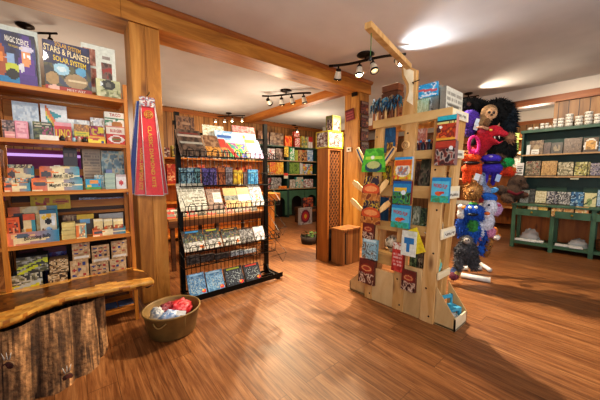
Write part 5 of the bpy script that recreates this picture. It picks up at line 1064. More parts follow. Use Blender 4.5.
plush('monster_puppet', 'violet blue puppet with a wide black mouth right of the orange one', 'puppet', 491, 167,
      [(491, 158.5, -.13, 9, 4.2, .09, '#4a36c0'), (491.5, 168, -.12, 10, 6, .09, '#4330b0'), (486, 178, -.1, 2, 6, .03, '#3f2ca4'), (493, 180, -.1, 2, 6, .03, '#3f2ca4'), (497.5, 176, -.12, 1.8, 5, .03, '#3f2ca4')],
      [('mouth_lining', 'printed_card', 'ball', 492.5, 162.6, -.18, 8, 1.6, .06, '#0c0814'), ('eye', 'printed_card', 'ball', 491, 156.5, -.2, 1.8, 1, .02, '#b8b0e0'), ('paper_tag', 'printed_card', 'tag', 498, 178, -.18, 2.2, 3.4, '#9cb4d8')], fur=250, furlen=.012)
plush('parrot_puppet', 'green headed parrot puppet with a red body behind the violet puppet', 'puppet', 507, 166, [(507.5, 162, -.02, 6.5, 4.5, .06, '#22a858'), (502.5, 159, -.02, 4, 2.5, .05, '#2cb864', .4), (509.5, 171, .0, 5.5, 4.8, .06, '#d8441c'), (505, 172, .0, 4, 3, .05, '#c03a1c')], [('beak', 'plush', 'ball', 514, 169.5, -.05, 1.8, 2.2, .03, '#e87a2c')], fur=300, furlen=.02)
plush('lion_puppet', 'shaggy tan lion puppet hanging below the orange puppet', 'puppet', 472, 191, [(473, 191, -.06, 8, 8.5, .09, '#b88448'), (473, 190, -.12, 4.5, 4.5, .06, '#d0a064')], [('nose', 'printed_card', 'ball', 473, 191, -.19, 1.1, .9, .015, '#5a3420')], fur=900, furlen=.03)
plush('shark_puppet', 'grey blue dolphin puppet hanging nose up beneath the violet puppet', 'puppet', 483, 183, [(482.5, 179, -.06, 4.2, 10, .06, '#7c8cac'), (484, 191, -.05, 6, 6, .06, '#8898b8'), (481, 180, -.11, 1.8, 6, .03, '#b8c0d0'), (493, 190.5, -.06, 6, 3, .03, '#5aa0d4', -.3)], [('eye', 'printed_card', 'ball', 484, 175, -.12, .8, .8, .012, '#1a1a22')], fur=0)
plush('monster_puppet', 'shaggy bright blue monster puppet with a green belly low on the stand', 'puppet', 473, 224,
      [(473, 213, -.12, 10.5, 8.5, .10, '#1f58b8'), (472, 231, -.10, 8, 11, .09, '#2260c0'), (473, 226, -.17, 4, 6, .05, '#3a8a44'), (461, 226, -.08, 4.5, 12, .05, '#1d50a8'), (483, 236, -.08, 4, 10, .05, '#1d50a8'), (481, 250, -.05, 4, 5, .05, '#2260c0')],
      [('mouth_lining', 'printed_card', 'ball', 473, 214.5, -.21, 5.2, 1.6, .03, '#0a1420'), ('eye', 'printed_card', 'ball', 470, 207.5, -.2, 1.5, 1.5, .02, '#e8e8d8'), ('eye', 'printed_card', 'ball', 476, 207.5, -.2, 1.5, 1.5, .02, '#e8e8d8'), ('crest', 'plush', 'ball', 473, 204, -.12, 4, 2, .04, '#4a9a3c')], fur=1600, furlen=.035)
plush('bird_puppet', 'small white bird puppet with an orange beak left of the blue monster', 'puppet', 461, 213, [(461, 214, -.10, 3.6, 6, .05, '#d8d8d4'), (460.5, 207, -.12, 2.8, 2.8, .04, '#e0e0dc')], [('beak', 'plush', 'tube', [(462, 208, -.16), (466, 207, -.17)], [1.8, .5], '#e8902c')], fur=0)
plush('unicorn_puppet', 'white unicorn puppet with a blue mane and pink legs right of the blue monster', 'puppet', 489, 215,
      [(489.5, 207, -.13, 6.5, 7.5, .08, '#d6d8e4'), (486, 221, -.11, 7.5, 9, .08, '#d0d2de'), (480, 230, -.12, 3.5, 9, .04, '#d6d8e4', -.2), (490, 232, -.10, 5.5, 6, .05, '#d088a8'), (496, 209, -.08, 6, 7, .05, '#c8a0c4'), (489, 197, -.12, 8, 4, .07, '#2a6cc8', .3), (487, 215, -.18, 3.6, 3, .04, '#e0e0ea'), (479, 238, -.13, 2, 2, .03, '#d070a0')],
      [('eye', 'printed_card', 'ball', 489, 205, -.22, 1, 1.2, .012, '#1a2a4a'), ('muzzle', 'plush', 'ball', 487, 213.5, -.2, 2.6, 1.8, .03, '#d8743c'), ('ear', 'plush', 'ball', 497.5, 205.5, -.14, 3.6, 1.4, .02, '#c4446c')], fur=350, furlen=.02)
plush('gorilla_puppet', 'grey and black striped shaggy ape puppet at the bottom of the puppet stand', 'puppet', 467, 250,
      [(467, 240, -.14, 5, 5, .06, '#7c7c7c'), (466, 252, -.12, 10.5, 11, .09, '#4c4c50'), (459, 262, -.12, 4, 9, .05, '#606064'), (474, 262, -.12, 4.5, 8, .05, '#56565a')], [('face', 'plush', 'ball', 467, 241, -.2, 3, 2.8, .03, '#a8a098'), ('eye', 'printed_card', 'ball', 465.8, 240, -.235, .6, .6, .01, '#101010'), ('eye', 'printed_card', 'ball', 468.4, 240, -.235, .6, .6, .01, '#101010')], fur=1800, furlen=.03, jit=.9)
plush('leopard_puppet', 'brown spotted leopard puppet under the unicorn puppet', 'puppet', 487, 245, [(487.5, 243, -.06, 5, 7, .06, '#9a6a34'), (485, 252, -.05, 4, 5, .05, '#8a5a2a'), (482, 239, -.08, 3, 4, .04, '#a87840')], [('spot', 'plush', 'ball', 487, 242, -.115, 1.1, 1, .012, '#3a200c'), ('spot', 'plush', 'ball', 490, 246, -.105, 1, 1, .012, '#3a200c'), ('spot', 'plush', 'ball', 485, 250, -.10, .9, 1, .012, '#3a200c')], fur=300, furlen=.015, jit=.7)
plush('tiger_puppet', 'small orange and white tiger toy peeking out right of the unicorn puppet', 'puppet', 496, 234, [(494.5, 231, .0, 3.2, 4.5, .04, '#d07a2c'), (496.5, 237.5, -.01, 3, 3, .04, '#e4dfd6'), (499, 236, 0, 2, 2.4, .03, '#d88a3c')], [('stripe', 'plush', 'tube', [(493, 230, -.045), (496, 229, -.045)], [.5, .3], '#2a1a10'), ('stripe', 'plush', 'tube', [(493, 233, -.045), (496, 232, -.045)], [.5, .3], '#2a1a10')], fur=0)
plush('stuffed_fish', 'small multicoloured fuzzy toy on the floor by the foot of the puppet stand', 'soft toy', 455, 276, [(455, 271, -.08, 4, 4, .05, '#4a5a8a'), (454, 276, -.10, 4.5, 4, .05, '#7a3a4a'), (457, 273, -.12, 2.5, 2.5, .03, '#b09a5a')], fur=200, furlen=.015, jit=.8)

# ------------------------------------------------------------------ green hutch and table
TX = 6.15; TZ = .80
PY = [1.32, .795, .325, -.16, -.64]
ht = thing('green_table', 'dark green side table with drawers and a low shelf along the right wall', 'table', (6.38, .4, 0)); OT = Vector((6.38, .4, 0))
MB().b2(Vector((TX-.03, -.70, TZ-.035))-OT, Vector((6.62, 1.36, TZ))-OT).build('table_top', 'green_paint', ht, bevel=.005)
for x in (TX, 6.56):
    for y in PY: MB().b2(Vector((x, y-.028, 0))-OT, Vector((x+.05, y+.028, TZ-.035))-OT).build('leg', 'green_paint', ht)
for i in range(4):
    y1, y0 = PY[i]-.03, PY[i+1]+.03
    d = thing('x', '', '') if False else None
    m = MB(); c = Vector((TX-.045, 0, 0))
    m.b2(Vector((TX-.045, y0, .60))-OT, Vector((TX-.025, y1, .712))-OT); dr = m.build('drawer', 'green_paint', ht)
    m = MB(); m.b2(Vector((TX-.025, y0+.005, .61))-OT, Vector((TX+.30, y0+.015, .715))-OT); m.b2(Vector((TX-.025, y1-.015, .61))-OT, Vector((TX+.30, y1-.005, .715))-OT); m.b2(Vector((TX-.025, y0+.015, .61))-OT, Vector((TX+.3, y1-.015, .618))-OT); m.build('drawer_box', 'toy_wood', dr)
    m = MB(); m.ball(Vector((TX-.062, (y0+y1)/2, .663))-OT, .017); m.tube([Vector((TX-.06, (y0+y1)/2, .663))-OT, Vector((TX-.045, (y0+y1)/2, .663))-OT], .007); m.build('knob', 'brass', dr)
    MB().b2(Vector((TX+.01, y0, .075))-OT, Vector((TX+.03, y1, .125))-OT).build('low_rail', 'green_paint', ht)
MB().b2(Vector((TX+.03, PY[-1], .10))-OT, Vector((6.56, PY[0], .125))-OT).build('low_shelf', 'green_paint', ht)
MB().b2(Vector((6.61, PY[-1], .125))-OT, Vector((6.62, PY[0]+.03, .60))-OT).build('back_panel', 'cabinet_wood', ht)
hh = thing('green_hutch', 'tall dark green shelf hutch standing on the green table', 'shelf', (6.5, .4, TZ)); OH = Vector((6.5, .4, TZ))
HXF = 6.43; HT = 2.115
for y in (1.305, -.70): MB().b2(Vector((HXF, y, TZ+.001))-OH, Vector((6.64, y+.03, HT-.03))-OH).build('side_panel', 'green_paint_dark', hh)
MB().b2(Vector((6.62, -.67, TZ+.001))-OH, Vector((6.64, 1.305, HT-.03))-OH).build('back_panel', 'green_paint_dark', hh)
MB().b2(Vector((HXF-.03, -.72, HT-.05))-OH, Vector((6.66, 1.35, HT))-OH).build('top_board', 'green_shelf', hh)
SH = [1.287, 1.675]
for z in SH:
    f = MB().b2(Vector((HXF, -.67, z-.02))-OH, Vector((6.62, 1.305, z))-OH).build('shelf_board', 'green_paint_dark', hh)
    MB().b2(Vector((HXF-.006, -.67, z-.022))-OH, Vector((HXF, 1.32, z+.004))-OH).build('pale_edging', 'pale_edge', f)
m = MB()
for z0, z1 in ((.95, 1.1),):
    for y0, y1 in ((.7, 1.1), (.05, .5)): m.b2(Vector((6.60, y0, z0))-OH, Vector((6.62, y1, z1))-OH)
m.build('back_rail', 'green_shelf', hh)
# cups
cups = [(528, 533, 1), (534, 539, 1), (540, 544.5, 2), (545, 549, 2), (549.5, 552.3, 1), (552.8, 557, 3), (557.6, 564, 3), (564.6, 573, 4), (574.2, 583, 3), (583.6, 592.5, 4), (593, 602, 3)]
where = ['at the far left end', 'second from left', 'third from left', 'fourth from left', 'fifth from left', 'sixth from left', 'seventh from left', 'eighth from left', 'third from right', 'second from right', 'cut by the picture edge']
lev = ['bottom', 'second', 'third', 'topmost']
for i, (u0, u1, n) in enumerate(cups):
    p0, p1 = onx(u0, 125, 6.5), onx(u1, 125, 6.5); r = abs(p0.y-p1.y)/2*.97; yc = (p0.y+p1.y)/2; hgt = .052
    for k in range(n):
        t = thing('ceramic_cup', ('single patterned cup ' if n == 1 else lev[k]+' patterned cup of stack ')+where[i]+', hutch top', 'cup', (6.5, yc, HT+.001+k*(hgt+.001)), .7*i+k, 'patterned cups on the hutch top')
        cols = ['#dcd8cc', '#e6e2d8', '#8f8a80', '#e8e4da', '#b8b2a6', '#e6e2d8', '#cfcabf', '#e0dcd0']
        m = MB(); m.lathe([(0, 0), (r*.86, 0), (r*.92, .008), (r, hgt*.4), (r, hgt*.55), (r, hgt*.8), (r*.98, hgt), (r*.9, hgt), (r*.86, .01)], 16, cols); 
        m.build('cup_body', 'printed_card', t)
        m = MB('#9a948a')
        for q in range(9):
            a = q*.698; m.ball((r*math.cos(a), r*math.sin(a), hgt*.5), (.006, .006, .008), None, 6, 4)
        m.build('painted_motif', 'printed_card', t)
def hx(name, label, cat, u0, u1, vt, zb, spec, x, d=.03, tilt=-.18, side=None, **kw):
    return card(name, label, cat, ('x', x), u0, u1, 0, vt, spec, d=d, tilt=tilt, zb=zb+.003, side=side, cell=.018, **kw)
BT = ['#4a3424', '#6a5038', '#8a6c4c', '#3a2a1e']
XC = 6.47
hx('frame_card', 'thin white card standing edge on at the left end of the upper hutch shelf', 'card', 526, 529.5, 145, SH[1], [('bg', '#c8ccc8')], 6.45)
hx('tile', 'brown tile with a pale figure second from left on the upper hutch shelf', 'tile', 528.5, 542.5, 140.5, SH[1], [('bg', '#6a523a'), ('n', 0, 0, 1, 1, ['#5a442e', '#7a6046', '#8f7656'], 6), ('e', .5, .45, .2, .25, '#a08a68')], XC+.06)
hx('frame_card', 'small white sign propped before the brown tile on the upper hutch shelf', 'sign', 531, 538.5, 149.5, SH[1], [('bg', '#d4d2c8'), ('t', .1, .2, .9, .8, '#8a8880', 2)], 6.445, d=.008)
hx('tile', 'small plum brown tile third from left on the upper hutch shelf', 'tile', 543, 550, 142.5, SH[1], [('bg', '#4a3630'), ('n', 0, 0, 1, 1, ['#4a3630', '#5c463e', '#3a2a26'], 5)], XC)
hx('tile', 'dark tile with a pale mirrored motif on the upper hutch shelf', 'tile', 550.5, 562, 142.5, SH[1], [('bg', '#33291f'), ('e', .35, .5, .12, .3, '#7a6a50'), ('e', .68, .5, .12, .3, '#7a6a50'), ('e', .5, .3, .2, .1, '#8a7a5c')], XC)
hx('tile', 'large carved brown tile in the middle of the upper hutch shelf', 'tile', 563, 581, 138, SH[1], [('bg', '#5c4634'), ('n', .06, .06, .94, .94, ['#4a3626', '#7a6450', '#5c4634', '#6a5440'], 9)], XC, side='#8a7a60')
hx('tile', 'tile with a golden tree in a white arch on the upper hutch shelf', 'tile', 582.5, 597.5, 137.5, SH[1], [('bg', '#5a4430'), ('e', .5, .42, .46, .52, '#d8d2c4'), ('e', .5, .42, .36, .42, '#b8863a'), ('n', .2, .1, .8, .75, ['#b8863a', '#d0a050', '#8a6428'], 7), ('r', 0, 0, 1, .2, '#4a3828')], XC)
hx('tile', 'blue tile at the right picture edge of the upper hutch shelf', 'tile', 598.2, 612, 141, SH[1], [('bg', '#5a7a9a'), ('n', 0, 0, 1, 1, ['#5a7a9a', '#3a546e', '#8aa0b4'], 5)], XC)
RN = lambda pal, f=6: [('bg', pal[0]), ('n', 0, 0, 1, 1, pal, f), ('r', 0, 0, 1, .05, '#4a3a2a')]
hx('tile', 'brown green landscape tile at the left of the lower hutch shelf', 'tile', 524.5, 539.5, 161, SH[0], RN(['#6a5a44', '#4a4434', '#8a7a5c', '#9a9078', '#7a3a2a']), XC)
hx('tile', 'golden tan speckled tile second on the lower hutch shelf', 'tile', 540.5, 556, 161, SH[0], RN(['#a8844c', '#c09a60', '#8a6a3a', '#b89058'], 10), XC)
hx('tile', 'cream tile with a dark branch pattern third on the lower hutch shelf', 'tile', 557, 572.5, 162, SH[0], RN(['#b0a484', '#8a7e5e', '#5a5a3c', '#c8bc9c']), XC)
hx('tile', 'yellow green tile with a tree fourth on the lower hutch shelf', 'tile', 573.8, 586, 162, SH[0], RN(['#b8aa58', '#8a8a44', '#5a4a2c', '#d0c890']), XC)
hx('tile', 'narrow tile turned edge on beside the yellow green tile', 'tile', 586.4, 589, 162, SH[0], RN(['#c8b870', '#6a6a4a']), XC+.04)
hx('tile', 'violet grey landscape tile at the right of the lower hutch shelf', 'tile', 589.5, 606, 163, SH[0], RN(['#6a6272', '#8a8494', '#a89c94', '#4a4454']), XC)
o, w, h = hx('price_card', 'cream price card hanging over the front edge of the lower hutch shelf', 'card', 570.5, 579, 175, SH[0], [('bg', '#d8d6b8'), ('t', .1, .2, .9, .8, '#a8a688', 2)], HXF-.02, d=.003, tilt=0); o.location.z -= .055
XT = 6.36
hx('frame_card', 'white framed card at the left end of the green table top', 'card', 519.5, 528, 190, TZ, [('bg', '#d4cebc'), ('n', .1, .1, .9, .9, ['#d4cebc', '#e0dccc', '#b0a890'], 5)], XT)
hx('tile', 'dark grey tile second on the green table top', 'tile', 528.5, 534, 189, TZ, RN(['#3a3c38', '#5a5c58', '#2a2c2a']), XT)
hx('tile', 'cream dotted tile third on the green table top', 'tile', 534.5, 545.5, 191, TZ, RN(['#d4caa4', '#c0b48a', '#e0d8b8'], 9), XT)
hx('tile', 'black and white leaf pattern tile on the green table top', 'tile', 546, 557.5, 191.5, TZ, RN(['#3a3a44', '#c8c4b8', '#26262e', '#8a8890'], 10), XT)
hx('tile', 'grey mottled tile beside the leaf pattern tile on the green table top', 'tile', 558, 569.5, 192, TZ, RN(['#5a5a5c', '#a8a6a0', '#3c3c40', '#cfccc4'], 10), XT)
hx('tile', 'blue and white butterfly tile on the green table top', 'tile', 570, 583, 192, TZ, [('bg', '#3a6a90'), ('e', .25, .5, .2, .4, '#2a5a84'), ('e', .75, .5, .2, .4, '#24507a'), ('n', 0, 0, 1, 1, ['#2a5a84', '#4a86ac', '#a8c4d0', '#1c3c5a'], 5)], XT)
hx('tile', 'cream tile with a green pear shape on the green table top', 'tile', 583.5, 595.5, 193, TZ, [('bg', '#d8d09c'), ('e', .42, .35, .22, .28, '#8a9c64'), ('d', .6, .7, .05, '#4a5a3a')], XT)
hx('tile', 'light blue tile at the right end of the green table top', 'tile', 596.2, 612, 190, TZ, RN(['#9ab4c4', '#b8ccd4', '#7a98ac']), XT)
hx('price_card', 'white price card standing at the left edge of the hutch by the shelves', 'card', 515.5, 523, 163, 1.30, [('bg', '#d4d2cc'), ('t', .15, .15, .85, .85, '#6a6a66', 4)], 6.4, d=.004, tilt=-.1)
MB().b2((6.405, 1.36, TZ+.001), (6.42, 1.40, 1.298)).build('card_post', 'green_paint_dark'); tag(bpy.data.objects['card_post'], 'slim dark green upright carrying the white price card beside the hutch', 'upright')
for (u0, u1, vt, pal, lab) in ((527.5, 537, 204.5, ['#e0d8b8', '#c8b080'], 'left row of cream cards filed in the first drawer'), (538, 547, 205, ['#d8b04a', '#e0c87a'], 'right row of yellow cards filed in the first drawer'), (551, 562, 206, ['#d8a85a', '#e8d0a0', '#a8683a'], 'left orange printed cards filed in the second drawer'), (563, 573, 208.5, ['#c8884a', '#e0b880'], 'middle brown cards filed in the second drawer'), (574.5, 588, 207, ['#e0c070', '#d8905a', '#f0e0b8'], 'right yellow cards filed in the second drawer')):
    hx('card_file', lab, 'cards', u0, u1, vt, .619, [('bg', pal[0]), ('n', 0, 0, 1, 1, pal, 7)], TX-.015, d=.06, tilt=0)
def bag(label, y, x, r, c):
    m = MB(c); vs = []; fs = []; n, k = 22, 12; cc = []
    for i in range(k+1):
        th = math.pi/2*i/k
        for j in range(n):
            a = 2*math.pi*j/n; q = 1+.22*mnoise.noise(Vector((math.cos(a)*2+y*7, math.sin(a)*2, i*.4)))+.1*mnoise.noise(Vector((a*5, i, y)))
            vs.append(Vector((r[0]*math.cos(a)*math.cos(th)*q, r[1]*math.sin(a)*math.cos(th)*q, r[2]*math.sin(th)*q)))
    for i in range(k):
        for j in range(n): j2 = (j+1) % n; fs.append((i*n+j, i*n+j2, (i+1)*n+j2, (i+1)*n+j))
    m.add(vs, fs, c, True); o = m.build('wrapped_bag', 'clear_bag', None, (x, y, .128)); return tag(o, label, 'bag')
bag('big clear wrapped bundle on the low shelf under the first drawer', 1.10, 6.36, (.10, .14, .20), '#d8dcd8')
bag('clear plastic bundle on the low shelf under the second drawer', .48, 6.34, (.10, .13, .13), '#d8dcd8')
for k, (y, x, w_, lab) in enumerate(((1.14, 6.26, .30, 'flat white folded paper on the low shelf under the first drawer'), (.95, 6.30, .10, 'narrow white folded paper beside the second table leg on the low shelf'), (.66, 6.26, .18, 'flat white folded paper on the low shelf under the second drawer'), (.50, 6.24, .16, 'second white folded paper on the low shelf under the second drawer'))):
    o = MB('#e4e2dc').box((0, 0, .012), (.14, w_, .024)).build('folded_paper', 'printed_matte', None, (x-.02, y, .127+.0*k), (0, 0, .06*k), bevel=.006); tag(o, lab, 'paper')
bk = thing('wicker_basket', 'brown woven basket on the low shelf at the right picture edge', 'basket', (6.33, .12, .127))
m = MB()
for k in range(8): 
    z = .012+.02*k; m.tube([((.11+.02*k/8)*math.cos(a*.314), (.15+.02*k/8)*math.sin(a*.314), z) for a in range(20)], .011, 6, '#7a4c24' if k % 2 else '#8f5c30', closed=True)
m.lathe([(0, .004), (.11, .004), (.12, .02)], 20, '#6a3f1c', sy=1.3); m.build('woven_side', 'printed_matte', bk)

# ------------------------------------------------------------------ beyond the puppets: wall shelves and a low table
ws = thing('wall_shelf', 'light wooden shelf rack of toys seen between the puppets and the green hutch', 'shelf', (8.2, 2.2, 0)); OW = Vector((8.2, 2.2, 0))
for z in (.55, 1.02, 1.42, 1.80, 2.15): MB().b2(Vector((7.95, 1.55, z-.03))-OW, Vector((8.3, 3.3, z))-OW).build('shelf_board', 'crate_wood', ws)
for y in (1.55, 3.27): MB().b2(Vector((7.95, y, 0))-OW, Vector((8.3, y+.03, 2.3))-OW).build('side_panel', 'crate_wood', ws)
MB().b2(Vector((8.28, 1.58, .1))-OW, Vector((8.3, 3.27, 2.3))-OW).build('back_panel', 'cabinet_wood', ws)
for (u0, u1, vt, zb_, pal, lab) in ((506, 512, 132, 1.80, ['#c8ccc0', '#8a9c7a', '#e0e0d8'], 'white and green toy pack on the top wall shelf behind the puppets'), (512.5, 517.5, 133, 1.80, ['#7a9a4a', '#a8b86a'], 'green pack on the top wall shelf behind the puppets'), (506, 511, 152, 1.42, ['#d8d4c8', '#b8b0a0'], 'white book on the second wall shelf behind the puppets'), (512, 521, 151.5, 1.42, ['#d0c8b8', '#e4e0d4', '#a89a84'], 'cream book on the second wall shelf behind the puppets'), (514, 522, 168, 1.02, ['#c8b89c', '#e0d4bc'], 'pale tan book on the third wall shelf behind the puppets')):
    card('picture_book', lab, 'book', ('x', 8.02), u0, u1, 0, vt, [('bg', pal[0]), ('n', 0, 0, 1, 1, pal, 5)], d=.06, zb=zb_+.002, cell=.025)
lt = thing('low_table', 'low white topped table behind the puppets near the green table', 'table', (6.9, 2.25, 0)); 
MB().b2((-.35, -.40, .66), (.35, .45, .70)).build('table_top', 'white_plastic', lt); MB().b2((-.32, -.36, .30), (.32, .41, .655)).build('drawer_unit', 'dark_board', lt)
for x in (-.3, .26):
    for y in (-.36, .37): MB().b2((x, y, 0), (x+.04, y+.04, .30)).build('leg', 'dark_board', lt)
m = MB(); m.b2((-.335, -.34, .33), (-.325, .39, .46)); m.b2((-.335, -.34, .49), (-.325, .39, .63)); m.build('drawer_front', 'cabinet_wood', lt)
m = MB('#7a1c2c'); q = [(.12*(1 if k % 2 == 0 else .6)*math.cos(k*.628+.3), .12*(1 if k % 2 == 0 else .6)*math.sin(k*.628+.3)) for k in range(10)]
m.prism(q, -.03, .03, 0); o = m.build('star_cushion', 'plush', None, (6.56, 1.98, .79), (0, .25, 0), bevel=.02); o.location = (6.62, 1.98, .80); tag(o, 'maroon star shaped cushion propped on the low white topped table', 'cushion')
o = plush('stuffed_animal', 'brown plush hare sprawled at the left end of the green table', 'soft toy', 512, 190,
      [(513, 193, .0, 9, 7, .12, '#5a4638', .5), (519, 181, .0, 6, 6, .10, '#5e4a3c'), (513.5, 181, .02, 4, 8, .06, '#4c3a30', .7), (523, 186, .0, 5, 3.5, .09, '#6a5648', .2), (507, 199, -.05, 6, 4, .10, '#6a5444', .4), (501, 190, .02, 5, 5, .08, '#54443a'), (524, 195, -.02, 4, 3, .08, '#6a4a3a')],
      [('neck_ribbon', 'plush', 'tube', [(508, 191, -.14), (516, 194.5, -.15), (523, 192, -.12)], [1.4, 1.4, 1.2], '#7a1f2c'), ('eye', 'printed_card', 'ball', 521, 180.5, -.1, .7, .7, .02, '#140e0a')], fur=500, furlen=.03, dy=1.65, voxel=.02)

# ------------------------------------------------------------------ back room
FY = 6.75
fb = thing('green_bookcase', 'dark green wall bookcase with lower cupboards at the far end of the shop', 'bookcase', (5.0, FY, 0)); OB = Vector((5.0, FY, 0))
FX = [3.95, 5.13, 6.45]
LVZ = [2.19, 1.765, 1.345, .905]
for x in FX: MB().b2(Vector((x-.04, FY, 0))-OB, Vector((x+.04, 7.15, 2.3 if x > 3 else 2.3))-OB if False else Vector((x+.04, 7.15, 2.19))-OB).build('upright', 'green_paint_dark', fb)
for z in LVZ:
    f = MB().b2(Vector((FX[0], FY+.002, z-.035))-OB, Vector((FX[2], 7.13, z))-OB).build('shelf_board', 'green_shelf', fb)
    if z != LVZ[0]: MB().b2(Vector((FX[0]+.04, FY-.004, z-.03))-OB, Vector((FX[2]-.04, FY+.002, z))-OB).build('pale_edging', 'pale_edge', f)
MB().b2(Vector((FX[0], 7.13, .0))-OB, Vector((FX[2], 7.15, 2.19))-OB).build('back_panel', 'green_paint_dark', fb)
for x0, x1 in ((3.99, 4.55), (4.57, 5.09), (5.17, 5.78), (5.80, 6.41)):
    m = MB(); cx = (x0+x1)/2; w = x1-x0
    arc = [(cx+w*.34*math.cos(a), .48+w*.3*math.sin(a)) for a in [math.pi*k/8 for k in range(9)]]
    outer = [(x1, .08), (x1, .83), (x0, .83), (x0, .08), (cx-w*.34, .08)]; inner = list(reversed(arc))
    poly = [(x1, .08), (x1, .83), (x0, .83), (x0, .08), (cx-w*.34, .08)]+[(a, b) for a, b in reversed(arc)]+[(cx+w*.34, .08)]
    m.prism([(a-OB.x, b) for a, b in poly], 0, .02, 1); m.build('cupboard_door', 'green_paint', fb)
MB().b2(Vector((FX[0], FY+.25, .0))-OB, Vector((FX[2], FY+.26, .87))-OB).build('cupboard_back', 'dark_back', fb)
def far(name, label, cat, u0, u1, vt, zi, pal, dy=.08, f=5, extra=()):
    return card(name, label, cat, ('y', FY+dy), u0, u1, 0, vt, [('bg', pal[0]), ('n', 0, 0, 1, 1, pal, f), *extra], d=.08, zb=LVZ[zi]+.002, cell=.03)
far('picture_board', 'brown framed picture at the left end on top of the far green bookcase', 'picture', 258.5, 269, 131, 0, ['#6a4430', '#8a5c40', '#a87a58'], extra=[('e', .5, .5, .25, .2, '#d8a878')])
far('picture_board', 'wide dark brown patterned picture on top of the far green bookcase', 'picture', 270, 283.5, 133, 0, ['#5a4030', '#8a6a50', '#a88c70'])
far('game_box', 'orange box with a yellow burst on top of the far green bookcase', 'box', 285, 292, 136, 0, ['#e0601f', '#f09a3c', '#d8401c'])
far('game_box', 'lower red and white box in the pair on top of the far bookcase', 'box', 295, 300, 138, 0, ['#d03a2c', '#e8d8d0', '#b82c24'])
tz = ony(297, 138, FY+.1).z
card('game_box', 'upper red and white box in the pair on top of the far bookcase', 'box', ('y', FY+.09), 294.2, 299.5, 137, 132, [('bg', '#d8442c'), ('n', 0, 0, 1, 1, ['#d8442c', '#e8d0c4'], 5)], d=.08, zb=bpy.data.objects['game_box.006'].location.z+.26 if False else None)
far('game_box', 'yellow and purple box on top of the far green bookcase', 'box', 301.5, 307.5, 136.5, 0, ['#c8a83a', '#5a4a6a', '#7a9a5a', '#d8c87a'])
far('game_box', 'red topped white box beside the lattice cabinet on top of the far bookcase', 'box', 308.5, 312.5, 137, 0, ['#e4dcd4', '#c8bcb4'], extra=[('r', 0, .55, 1, 1, '#b8342c')])
for a in ((260.5, 265.5, 150, 1, ['#4a7ab0', '#3a5a8a', '#8aa8c8'], 'blue picture book at the left of the upper far bookcase shelf'), (266, 275, 148.5, 1, ['#c8bcb4', '#d84a3a', '#8a8a98', '#e8e0d8'], 'white and red picture book on the upper far bookcase shelf'), (276, 283.5, 148.5, 1, ['#8a6a5a', '#5a4238', '#b89a88'], 'brown picture book on the upper far bookcase shelf'), (289.8, 294.5, 148, 1, ['#2f9a4c', '#e8e4dc', '#3ab060'], 'green striped book on the upper far bookcase shelf'), (295, 298, 150, 1, ['#b8b85a', '#8a9a3c'], 'olive book on the upper far bookcase shelf'), (298.5, 307, 150, 1, ['#b85a3c', '#8a7a3c', '#d8a87a', '#5a3a2c'], 'brown red picture book on the upper far bookcase shelf'), (307.5, 313, 150, 1, ['#d8e0e4', '#3a7ab8', '#c0ccd4'], 'white and blue book on the upper far bookcase shelf'),
          (262, 269, 162.5, 2, ['#d8d4c0', '#3a8a9a', '#e0c04a', '#b84a3c'], 'multicoloured book at the left of the middle far bookcase shelf'), (269.8, 276, 162, 2, ['#e08a1f', '#d8402c', '#f0b83a'], 'orange red box on the middle far bookcase shelf'), (276.4, 283.5, 162, 2, ['#e8b01f', '#d86a2c', '#f0d04a'], 'yellow box on the middle far bookcase shelf'), (289.5, 299.5, 162, 2, ['#6a8a3a', '#8aa04a', '#4a6a2c'], 'green game box on the middle far bookcase shelf'), (300, 302.5, 162.5, 2, ['#d8d4cc', '#b8b4ac'], 'thin white book on the middle far bookcase shelf'), (303, 312.5, 164, 2, ['#d8d8d4', '#3a9ab0', '#d84a4a', '#e0c84a'], 'white multicoloured box on the middle far bookcase shelf'),
          (263, 271, 178, 3, ['#b0a8a0', '#c83a34', '#6a605c'], 'grey and red box at the left on the far bookcase counter'), (271.5, 281.5, 177.5, 3, ['#8a8480', '#b8b4b0', '#5a5450'], 'grey box on the far bookcase counter'), (290, 295.5, 179.5, 3, ['#d8d0c4', '#a89c8c'], 'round white pack on the far bookcase counter'), (303.5, 313, 179, 3, ['#c8c0bc', '#b84a44', '#8a8484', '#e0dcd4'], 'white and red box at the right on the far bookcase counter'), (296, 303, 177, 3, ['#3aa8a0', '#d8c8b0', '#b8a890'], 'teal topped box on the far bookcase counter')):
    far('picture_book' if 'book' in a[5].split(' on ')[0].split(' at ')[0] else 'game_box', a[5], 'book' if 'book' in a[5].split(' on ')[0].split(' at ')[0] else 'box', a[0], a[1], a[2], a[3], a[4])
card('candy_box', 'orange packets lying at the front edge of the far bookcase counter', 'packets', ('y', FY+.02), 279.5, 290, 0, 186, [('bg', '#e07a1f'), ('n', 0, 0, 1, 1, ['#e8902c', '#d8581c', '#f0b04a'], 6)], d=.05, zb=LVZ[3]+.002, cell=.03)
card('hanging_pack', 'yellow duck shaped pack hanging on the middle upright of the far bookcase', 'pack', ('y', FY-.03), 284.5, 288.5, 157, 146.5, [('bg', '#d8a81f'), ('n', 0, 0, 1, 1, ['#e0b82c', '#8a6a1c', '#f0d04a'], 4)], d=.02)
card('shelf_sign', 'small red and cream tag on the middle upright of the far bookcase', 'sign', ('y', FY-.02), 284, 288, 178.5, 173, [('bg', '#d8d0b8'), ('r', 0, .5, 1, 1, '#d0402c')], d=.01)
